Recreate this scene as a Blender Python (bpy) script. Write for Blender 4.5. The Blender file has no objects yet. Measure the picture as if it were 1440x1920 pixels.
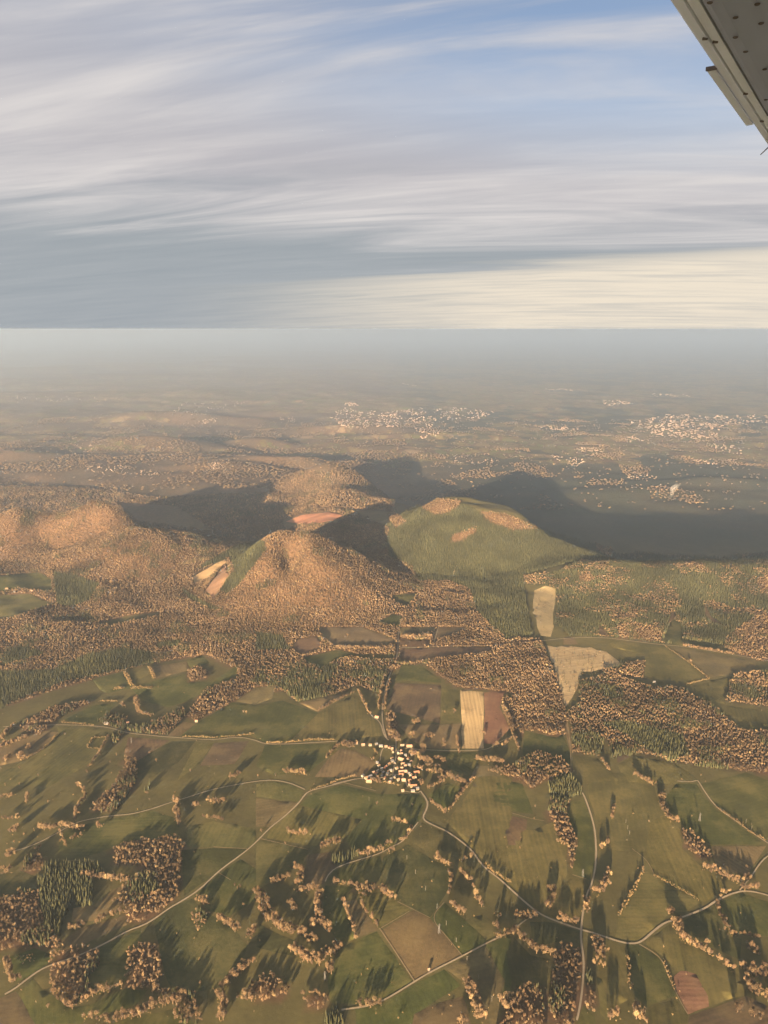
import bpy, bmesh, math, random
import numpy as np
from mathutils import Vector, Matrix
from mathutils.geometry import delaunay_2d_cdt

rng = np.random.default_rng(7)
random.seed(7)
S = bpy.context.scene
COL = S.collection
R = math.radians

# ------------------------------------------------------------------ camera
CAM_Z, PITCH, FPX = 1400.0, R(13.4), 1441.0      # metres above the plateau; focal length in photo pixels
cam_d = bpy.data.cameras.new('camera'); cam = bpy.data.objects.new('camera', cam_d); COL.objects.link(cam)
cam.location = (0, 0, CAM_Z); cam.rotation_euler = (math.pi/2 - PITCH, 0, 0)
cam_d.sensor_fit = 'VERTICAL'; cam_d.sensor_height = 24; cam_d.lens = 24*FPX/1920
cam_d.clip_start = .1; cam_d.clip_end = 300000
S.camera = cam

# ------------------------------------------------------------------ sun, sky, exposure
SUN_AZ, SUN_EL = R(196.0), R(7.8)                  # azimuth clockwise from +Y
sun_d = bpy.data.lights.new('sun', 'SUN'); sun_d.energy = 5.0; sun_d.angle = R(.5); sun_d.color = (1.0, .72, .43)
sun = bpy.data.objects.new('sun', sun_d); COL.objects.link(sun)
to_sun = Vector((math.sin(SUN_AZ)*math.cos(SUN_EL), math.cos(SUN_AZ)*math.cos(SUN_EL), math.sin(SUN_EL)))
sun.rotation_euler = (-to_sun).to_track_quat('-Z', 'Y').to_euler()
sun.location = (0, -2000, 3000)

V = S.view_settings
V.view_transform = 'Standard'; V.look = 'None'; V.gamma = 1; V.use_curve_mapping = False
V.exposure = 3.25

class NT:
    """small helper round a node tree"""
    def __init__(s, tree): s.t = tree; s.n = tree.nodes; s.l = tree.links
    def put(s, sock, v):
        if v is None: return
        if isinstance(v, bpy.types.NodeSocket): s.l.new(v, sock)
        elif isinstance(v, bpy.types.Node): s.l.new(v.outputs[0], sock)
        else:
            if sock.type == 'RGBA' and len(v) == 3: v = (*v, 1)
            sock.default_value = v
    def node(s, kind, out=0, props=None, **ins):
        n = s.n.new(kind)
        for k, v in (props or {}).items(): setattr(n, k, v)
        for k, v in ins.items(): s.put(n.inputs[k.replace('_', ' ')], v)
        return n.outputs[out]
    def math(s, op, a, b=None, c=None, clamp=False):
        n = s.n.new('ShaderNodeMath'); n.operation = op; n.use_clamp = clamp
        for i, v in enumerate((a, b, c)): s.put(n.inputs[i], v)
        return n.outputs[0]
    def vmath(s, op, a, b=None):
        n = s.n.new('ShaderNodeVectorMath'); n.operation = op
        s.put(n.inputs[0], a); s.put(n.inputs[1], b)
        return n.outputs[0]
    def mix(s, f, a, b, blend='MIX'):
        n = s.n.new('ShaderNodeMix'); n.data_type = 'RGBA'; n.blend_type = blend
        s.put(n.inputs[0], f); s.put(n.inputs[6], a); s.put(n.inputs[7], b)
        return n.outputs[2]
    def step(s, v, lo, hi, a=0., b=1., smooth=True):
        n = s.n.new('ShaderNodeMapRange'); n.interpolation_type = 'SMOOTHSTEP' if smooth else 'LINEAR'
        for i, q in enumerate((v, lo, hi, a, b)): s.put(n.inputs[i], q)
        return n.outputs[0]
    def comb(s, x, y, z):
        n = s.n.new('ShaderNodeCombineXYZ')
        for i, q in enumerate((x, y, z)): s.put(n.inputs[i], q)
        return n.outputs[0]
    def sep(s, v):
        n = s.n.new('ShaderNodeSeparateXYZ'); s.put(n.inputs[0], v); return n.outputs
    def noise(s, vec, scale, detail=4., rough=.55, dist=0., out=0):
        return s.node('ShaderNodeTexNoise', out, Vector=vec, Scale=scale, Detail=detail, Roughness=rough, Distortion=dist)
    def ramp(s, f, stops):
        n = s.n.new('ShaderNodeValToRGB'); s.put(n.inputs[0], f); e = n.color_ramp.elements
        while len(e) < len(stops): e.new(.5)
        for q, (p, c) in zip(e, stops): q.position = p; q.color = (*c, 1)
        return n.outputs[0]

world = bpy.data.worlds.new('World'); S.world = world; world.use_nodes = True
W = NT(world.node_tree); W.n.clear()
sky = W.n.new('ShaderNodeTexSky'); sky.sky_type = 'NISHITA'; sky.sun_disc = False
sky.sun_elevation = SUN_EL; sky.sun_rotation = SUN_AZ; sky.altitude = 1500; sky.air_density = 1.0; sky.dust_density = 1.2; sky.ozone_density = 1.5
SKY_TINT = (.0200, .0162, .0158)
tc = W.n.new('ShaderNodeTexCoord')
dx, dy, dz = W.sep(tc.outputs['Generated'])
dzp = W.math('MAXIMUM', dz, .0)
# cirrus and altostratus seen on flat layers: direction over height gives the place on the layer
k1 = W.math('DIVIDE', 1., W.math('ADD', dzp, .13))
u, v = W.math('MULTIPLY', dx, k1), W.math('MULTIPLY', dy, k1)
uv = W.comb(u, W.math('ADD', v, W.math('MULTIPLY', u, .22)), 0.)
wide = W.noise(W.vmath('MULTIPLY', uv, (.45, .8, 1)), 1.0, 4, .5, .5)
streak = W.noise(W.vmath('MULTIPLY', uv, (.42, 1.9, 1)), 1.0, 6, .56, 1.1)
fine = W.noise(W.vmath('MULTIPLY', uv, (1.1, 6.5, 1)), 1.3, 5, .6, .5)
veil = W.step(W.math('ADD', W.math('MULTIPLY', streak, .75), W.math('MULTIPLY', fine, .25)), .32, .74)
cirrus = W.step(W.math('ADD', W.math('MULTIPLY', streak, .6), W.math('MULTIPLY', wide, .4)), .46, .66)
# clearer air high up, away from the veil
clear = W.math('MULTIPLY', W.step(W.math('ADD', dz, W.math('MULTIPLY', dx, .10)), .17, .33), W.step(W.math('ADD', dx, W.math('MULTIPLY', W.math('SUBTRACT', dz, .33), W.math('GREATER_THAN', dz, .33))), -.42, .22, .30, 1.))
clear = W.math('MULTIPLY', clear, W.math('SUBTRACT', 1., W.math('MULTIPLY', cirrus, W.step(dz, .35, .8, .85, .35))))
skyc = W.mix(1., sky.outputs[0], SKY_TINT, 'MULTIPLY')
high = W.mix(veil, (.0525, .0510, .0540), (.0810, .0765, .0740))
c0 = W.mix(clear, high, skyc)
# grey-blue altostratus sheet low over the horizon, its far edge letting the bright sky through
slate = W.mix(W.math('ADD', W.math('MULTIPLY', streak, .5), W.math('MULTIPLY', fine, .5)), (.030, .0345, .0385), (.050, .052, .0535))
lowh = W.math('ADD', dz, W.math('ADD', W.math('MULTIPLY', W.math('SUBTRACT', streak, .5), .16), W.math('MULTIPLY', dx, .05)))
c1 = W.mix(W.step(lowh, .175, .075), c0, slate)
edge = W.math('SUBTRACT', dz, W.math('MULTIPLY', dx, .05))
edge = W.math('ADD', edge, W.math('ADD', W.math('MULTIPLY', W.math('SUBTRACT', fine, .5), .018), W.math('MULTIPLY', W.math('SUBTRACT', streak, .5), .045)))
bright = W.math('MULTIPLY', W.step(edge, .072, .054), W.step(dx, -.30, .22))
bars = W.step(W.math('ADD', W.math('MULTIPLY', fine, .7), W.math('MULTIPLY', streak, .5)), .42, .72, .62, 1.)
c2 = W.mix(W.math('MULTIPLY', bright, bars), c1, (.092, .0815, .0665))
bg = W.n.new('ShaderNodeBackground'); W.l.new(c2, bg.inputs[0]); bg.inputs[1].default_value = 1.0
wo = W.n.new('ShaderNodeOutputWorld'); W.l.new(bg.outputs[0], wo.inputs[0])

HAZE_DENSITY, HAZE_COLOR, HAZE_G = 4.3e-5, (.61, .765, .96, 1), .63
S.render.engine = 'CYCLES'
cy = S.cycles
cy.use_denoising = True
try: cy.denoiser = 'OPENIMAGEDENOISE'
except Exception: pass
cy.max_bounces = 4; cy.diffuse_bounces = 2; cy.glossy_bounces = 2; cy.volume_bounces = 1; cy.transparent_max_bounces = 4
cy.sample_clamp_indirect = 4

# ------------------------------------------------------------------ terrain
_lat = rng.random((256, 256))
def vnoise(x, y):
    xi, yi = np.floor(x).astype(int), np.floor(y).astype(int)
    fx, fy = x-xi, y-yi
    fx, fy = fx**3*(fx*(fx*6-15)+10), fy**3*(fy*(fy*6-15)+10)
    a, b = _lat[xi & 255, yi & 255], _lat[(xi+1) & 255, yi & 255]
    c, d = _lat[xi & 255, (yi+1) & 255], _lat[(xi+1) & 255, (yi+1) & 255]
    return (a*(1-fx)+b*fx)*(1-fy) + (c*(1-fx)+d*fx)*fy - .5
def sstep(v, lo, hi):
    t = np.clip((v-lo)/(hi-lo), 0, 1); return t*t*(3-2*t)

# cx, cy, rx, ry, height, roundness
HILLS = [(-425, 4080, 640, 640, 275, 1.0),        # breached brown cone
         (-640, 4250, 420, 480, 90, 1.0),
         (450, 5000, 640, 760, 262, .72),          # cone planted with conifers
         (960, 4990, 900, 640, 140, .9),
         (-1500, 4640, 760, 560, 165, 1.0),       # broad russet dome
         (-2430, 4950, 430, 400, 225, .9), (-1960, 5020, 380, 340, 235, .9), (-1780, 4950, 330, 300, 70, 1.),
         (-2900, 4700, 600, 500, 90, 1.),
         (-535, 7600, 660, 480, 190, .6),         # low far cone
         (-1150, 6300, 900, 500, 55, 1.),
         (-250, 5150, 330, 260, 95, 1.),          # quarried knoll
         (-1000, 9300, 1500, 420, 130, 1.), (-400, 9700, 700, 380, 120, 1.), (-1900, 8800, 900, 420, 100, 1.),
         (-3300, 11000, 1500, 700, 170, 1.), (-2000, 11800, 900, 600, 150, 1.), (-5000, 9500, 1500, 600, 140, 1.),
         (-700, 13500, 1800, 500, 120, 1.), (900, 12500, 1700, 420, 90, 1.), (-4200, 15000, 2600, 800, 170, 1.),
         (2600, 8200, 1500, 420, 60, 1.), (3700, 8700, 1500, 420, 70, 1.),
         (1180, 4230, 560, 380, 62, 1.), (1900, 4230, 700, 460, 70, 1.), (2700, 4300, 600, 500, 80, 1.), (1500, 4150, 700, 400, 25, 1.)]
def height(x, y):
    x = np.asarray(x, float); y = np.asarray(y, float)
    near = 1-sstep(y, 4200, 7000)
    z = (13*vnoise(x/610+3.3, y/610+9.1) + 7*vnoise(x/270+7.7, y/270) + 1.6*vnoise(x/120, y/120+40))*(.35+.65*near)
    z = z + (1-near)*(150*vnoise(x/3100+.7, y/2300+5)*sstep(-x, -2500, 1500)*sstep(y, 7600, 9500) + 55*vnoise(x/1200, y/800+2)*(.4+.6*sstep(-x, -2000, 1000)) + 34*vnoise(x/420, y/330))
    z = z + (22*vnoise(x/210+1.5, y/150+8) + 9*vnoise(x/95, y/80+4))*sstep(y - .12*x, 3350, 3800)*(1-sstep(y, 5600, 6500))*(1-.6*sstep(x, 600, 1000))
    y0 = np.interp(x, [-6000, -3000, -1000, 0, 500, 1000, 1500, 5000], [9000, 8600, 7600, 6100, 5500, 4700, 4430, 4500])
    w = np.interp(x, [-3000, -1000, 0, 600, 1100, 3000], [5000, 3500, 2200, 1300, 750, 750])
    west = sstep(-x, 350, 900)
    z = z - 340*sstep((y-y0)/w, 0, 1)*(1-.45*west) - 150*west*sstep(y + .12*x, 4750, 5500)
    hz = np.zeros_like(z)
    for cx, cy_, rx, ry, hh, pw in HILLS:
        r = np.sqrt(((x-cx)/rx)**2 + ((y-cy_)/ry)**2)
        m = np.clip(1-r, 0, 1)
        prof = np.where(m > 0, (1-np.cos(np.pi*m))/2*.55 + .45*m**1.15, 0)
        hz = hz + hh*prof**pw
    z = z + hz + sstep(hz, 20, 120)*(14*vnoise(x/140+5, y/140) + 7*vnoise(x/60, y/60+11))*near
    # breach in the brown cone, summit craters of the conifer cone, the quarry
    for cx, cy_, rx, ry, dd in [(-512, 4000, 72, 150, 116), (-815, 4010, 60, 170, 42),
                                (330, 4900, 130, 110, 46), (640, 4990, 170, 100, 40), (-250, 5090, 190, 130, 75), (250, 5150, 100, 90, 26)]:
        z = z - dd*np.exp(-((x-cx)/rx)**2 - ((y-cy_)/ry)**2)
    return z

cp, sp_ = math.cos(PITCH), math.sin(PITCH)
def project(x, y, z):
    """world -> photo pixel (1440 x 1920), used only to look the traced land cover up"""
    dzc = z-CAM_Z
    f = y*cp - dzc*sp_; up = y*sp_ + dzc*cp
    return 720 + FPX*x/f, 960 - FPX*up/f
_T = np.geomspace(900, 70000, 900)
def ground_at(pts):
    """photo pixel -> the point of the terrain it shows"""
    p = np.asarray(pts, float).reshape(-1, 2)
    d = np.stack([(p[:, 0]-720)/FPX, cp + sp_*(960-p[:, 1])/FPX, -sp_ + cp*(960-p[:, 1])/FPX], 1)
    d /= np.linalg.norm(d, axis=1)[:, None]
    out = np.empty((len(p), 3))
    for i in range(0, len(p), 400):
        q = d[i:i+400]
        X, Y, Z = (q[:, k, None]*_T for k in range(3))
        gap = Z+CAM_Z-height(X, Y)
        hit = gap < 0; j = np.where(hit.any(1), hit.argmax(1), len(_T)-1); j = np.maximum(j, 1); ii = np.arange(len(q))
        g0, g1 = gap[ii, j-1], gap[ii, j]
        f = np.clip(g0/np.where(g0-g1 == 0, 1, g0-g1), 0, 1)
        t = _T[j-1]+(_T[j]-_T[j-1])*f
        lo, hi_ = _T[j-1].copy(), _T[j].copy()
        for _ in range(12):
            mid = (lo+hi_)/2
            below = q[:, 2]*mid+CAM_Z < height(q[:, 0]*mid, q[:, 1]*mid)
            hi_ = np.where(below, mid, hi_); lo = np.where(below, lo, mid)
        t = (lo+hi_)/2
        xy = q[:, :2]*t[:, None]
        out[i:i+400, :2] = xy; out[i:i+400, 2] = height(xy[:, 0], xy[:, 1])
    return out

# enlarged views of the photo that the outlines below were read from: origin and enlargement
def Z(n, pts):
    ox, oy, k = {0: (0, 0, 1), 1: (0, 1440, 3), 2: (480, 1440, 3), 3: (960, 1440, 3), 4: (0, 1060, 3), 5: (480, 1060, 3),
                 6: (960, 1060, 3), 7: (0, 860, 2), 8: (720, 860, 2), 9: (620, 1360, 6), 10: (0, 580, 2), 11: (720, 580, 2)}[n]
    return [(ox+x/k, oy+y/k) for x, y in pts]

# ---- woods: (view, kind, outline, where)   D broadleaf, C conifer, M mixed, K mostly conifer
BASE_WOODS = [
 (0, 'D', [(-400, 940), (-400, 1360), (0, 1330), (120, 1290), (280, 1245), (385, 1230), (430, 1250), (480, 1300), (640, 1290), (760, 1250), (960, 1215), (960, 1120), (770, 1010), (660, 960), (560, 950), (420, 1000), (260, 980), (200, 930)], 'the russet forest round the breached brown hill'),
 (0, 'D', [(-400, 905), (-400, 945), (180, 940), (330, 950), (420, 1010), (560, 950), (740, 960), (740, 905), (700, 885), (560, 885), (500, 925), (300, 935), (150, 915)], 'the hazy russet forest beyond the brown hills'),
 (8, 'C', [(30, 230), (130, 180), (290, 170), (360, 200), (600, 270), (780, 320), (870, 360), (700, 390), (540, 430), (520, 450), (550, 640), (560, 660), (460, 680), (350, 580), (320, 490), (240, 460), (130, 460), (100, 400), (20, 370), (10, 300)], 'the conifer plantation covering the cratered hill'),
 (8, 'D', [(250, 290), (350, 255), (340, 280), (265, 320)], 'the russet patch inside the conifer plantation'),
 (8, 'D', [(120, 178), (180, 150), (290, 158), (280, 180), (240, 205), (190, 212)], 'the crater of the conifer hill'),
 (8, 'D', [(360, 200), (450, 205), (590, 265), (480, 270), (400, 240)], 'the russet shoulder of the conifer hill'),
 (8, 'D', [(10, 215), (40, 200), (85, 240), (40, 262)], 'the russet flank of the conifer hill'),
 (8, 'D', [(790, 318), (860, 345), (850, 372), (800, 350)], 'the russet tail of the conifer hill'),
 (6, 'K', [(60, 60), (240, 40), (400, -30), (700, -70), (900, -50), (1100, -40), (1200, -40), (1440, -70), (2200, -120), (2200, 560), (1380, 540), (1190, 455), (980, 440), (830, 440), (600, 410), (430, 400), (330, 400), (240, 330), (260, 200), (180, 110), (70, 110)], 'the evergreen ridge forest behind the straw strip'),
 (6, 'D', [(370, 40), (430, 40), (470, 75), (430, 100), (380, 85)], 'the russet knob on the evergreen ridge'),
 (6, 'D', [(590, 340), (700, 330), (850, 350), (840, 435), (600, 410)], 'the russet margin of the evergreen ridge'),
 (6, 'D', [(1380, 280), (2200, 250), (2200, 560), (1380, 540), (1190, 470), (1210, 400)], 'the russet margin of the evergreen ridge'),
 (6, 'D', [(1370, 90), (1440, 50), (2200, 20), (2200, 120), (1400, 130)], 'the russet knob on the evergreen ridge'),
 (5, 'D', [(880, 550), (1000, 530), (1330, 490), (1440, 410), (1600, 420), (1690, 620), (1750, 850), (1770, 960), (1620, 960), (1580, 930), (1500, 960), (1440, 900), (1440, 720), (1340, 710), (1130, 690), (1050, 640), (950, 560)], 'the russet wood beside the pale striped field'),
 (6, 'M', [(310, 830), (380, 780), (370, 650), (460, 640), (520, 600), (700, 660), (800, 690), (950, 690), (1020, 740), (1120, 780), (1200, 850), (1290, 930), (1440, 940), (2200, 960), (2200, 1240), (1440, 1180), (1290, 1160), (1100, 1140), (900, 1110), (720, 1060), (560, 1090), (530, 960), (490, 1080), (340, 1060), (330, 900)], 'the broad mixed wood beside the straw-coloured waste'),
 (6, 'D', [(850, 720), (1010, 740), (1200, 860), (1290, 930), (1440, 940), (2200, 960), (2200, 1240), (1440, 1180), (1000, 1110), (980, 960), (820, 860)], 'the russet half of the broad mixed wood'),
 (6, 'C', [(500, 900), (620, 880), (960, 960), (980, 1090), (900, 1100), (760, 1050), (640, 960)], 'the dark evergreens in the broad mixed wood'),
 (6, 'M', [(1210, 640), (1300, 600), (2200, 590), (2200, 810), (1440, 800), (1200, 770), (1220, 700)], 'the small mixed wood between olive fields'),
 (6, 'M', [(440, 470), (620, 550), (750, 540), (740, 640), (520, 610), (470, 560)], 'the shrubby straw-coloured waste'),
 (4, 'C', [(-900, 640), (0, 600), (300, 590), (500, 500), (690, 470), (850, 490), (860, 550), (690, 590), (520, 630), (360, 660), (200, 720), (0, 810), (-900, 900)], 'the dark conifer belt at the edge of the russet forest'),
 (4, 'C', [(300, 40), (440, 60), (560, 110), (500, 200), (400, 240), (320, 220)], 'the square conifer block beside the pale meadow'),
 (4, 'K', [(0, 480), (150, 460), (260, 500), (0, 570)], 'the dark conifer belt at the edge of the russet forest'),
 (4, 'C', [(1020, 130), (1130, 200), (1270, 260), (1180, 250), (1060, 190)], 'the conifers in the gully of the brown hill'),
 (7, 'C', [(740, 410), (880, 330), (990, 310), (1000, 340), (960, 390), (900, 470), (850, 510), (820, 490), (880, 420), (860, 370), (770, 410)], 'the conifers in the gully of the brown hill'),
 (4, 'C', [(880, 440), (1020, 420), (1000, 460), (890, 465)], 'the dark evergreens below the brown hill'),
 (5, 'M', [(0, 480), (130, 520), (350, 560), (430, 560), (640, 540), (780, 540), (760, 600), (720, 680), (690, 720), (560, 680), (480, 720), (330, 750), (230, 770), (110, 680), (0, 660)], 'the mixed wood north of the lush green field'),
 (5, 'C', [(390, 560), (470, 560), (430, 620), (350, 700), (330, 680)], 'the mixed wood north of the lush green field'),
 (5, 'C', [(140, 680), (320, 690), (330, 745), (230, 765)], 'the mixed wood north of the lush green field'),
 (5, 'C', [(0, 380), (150, 400), (190, 480), (0, 480)], 'the dark evergreens below the brown hill'),
]
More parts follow.
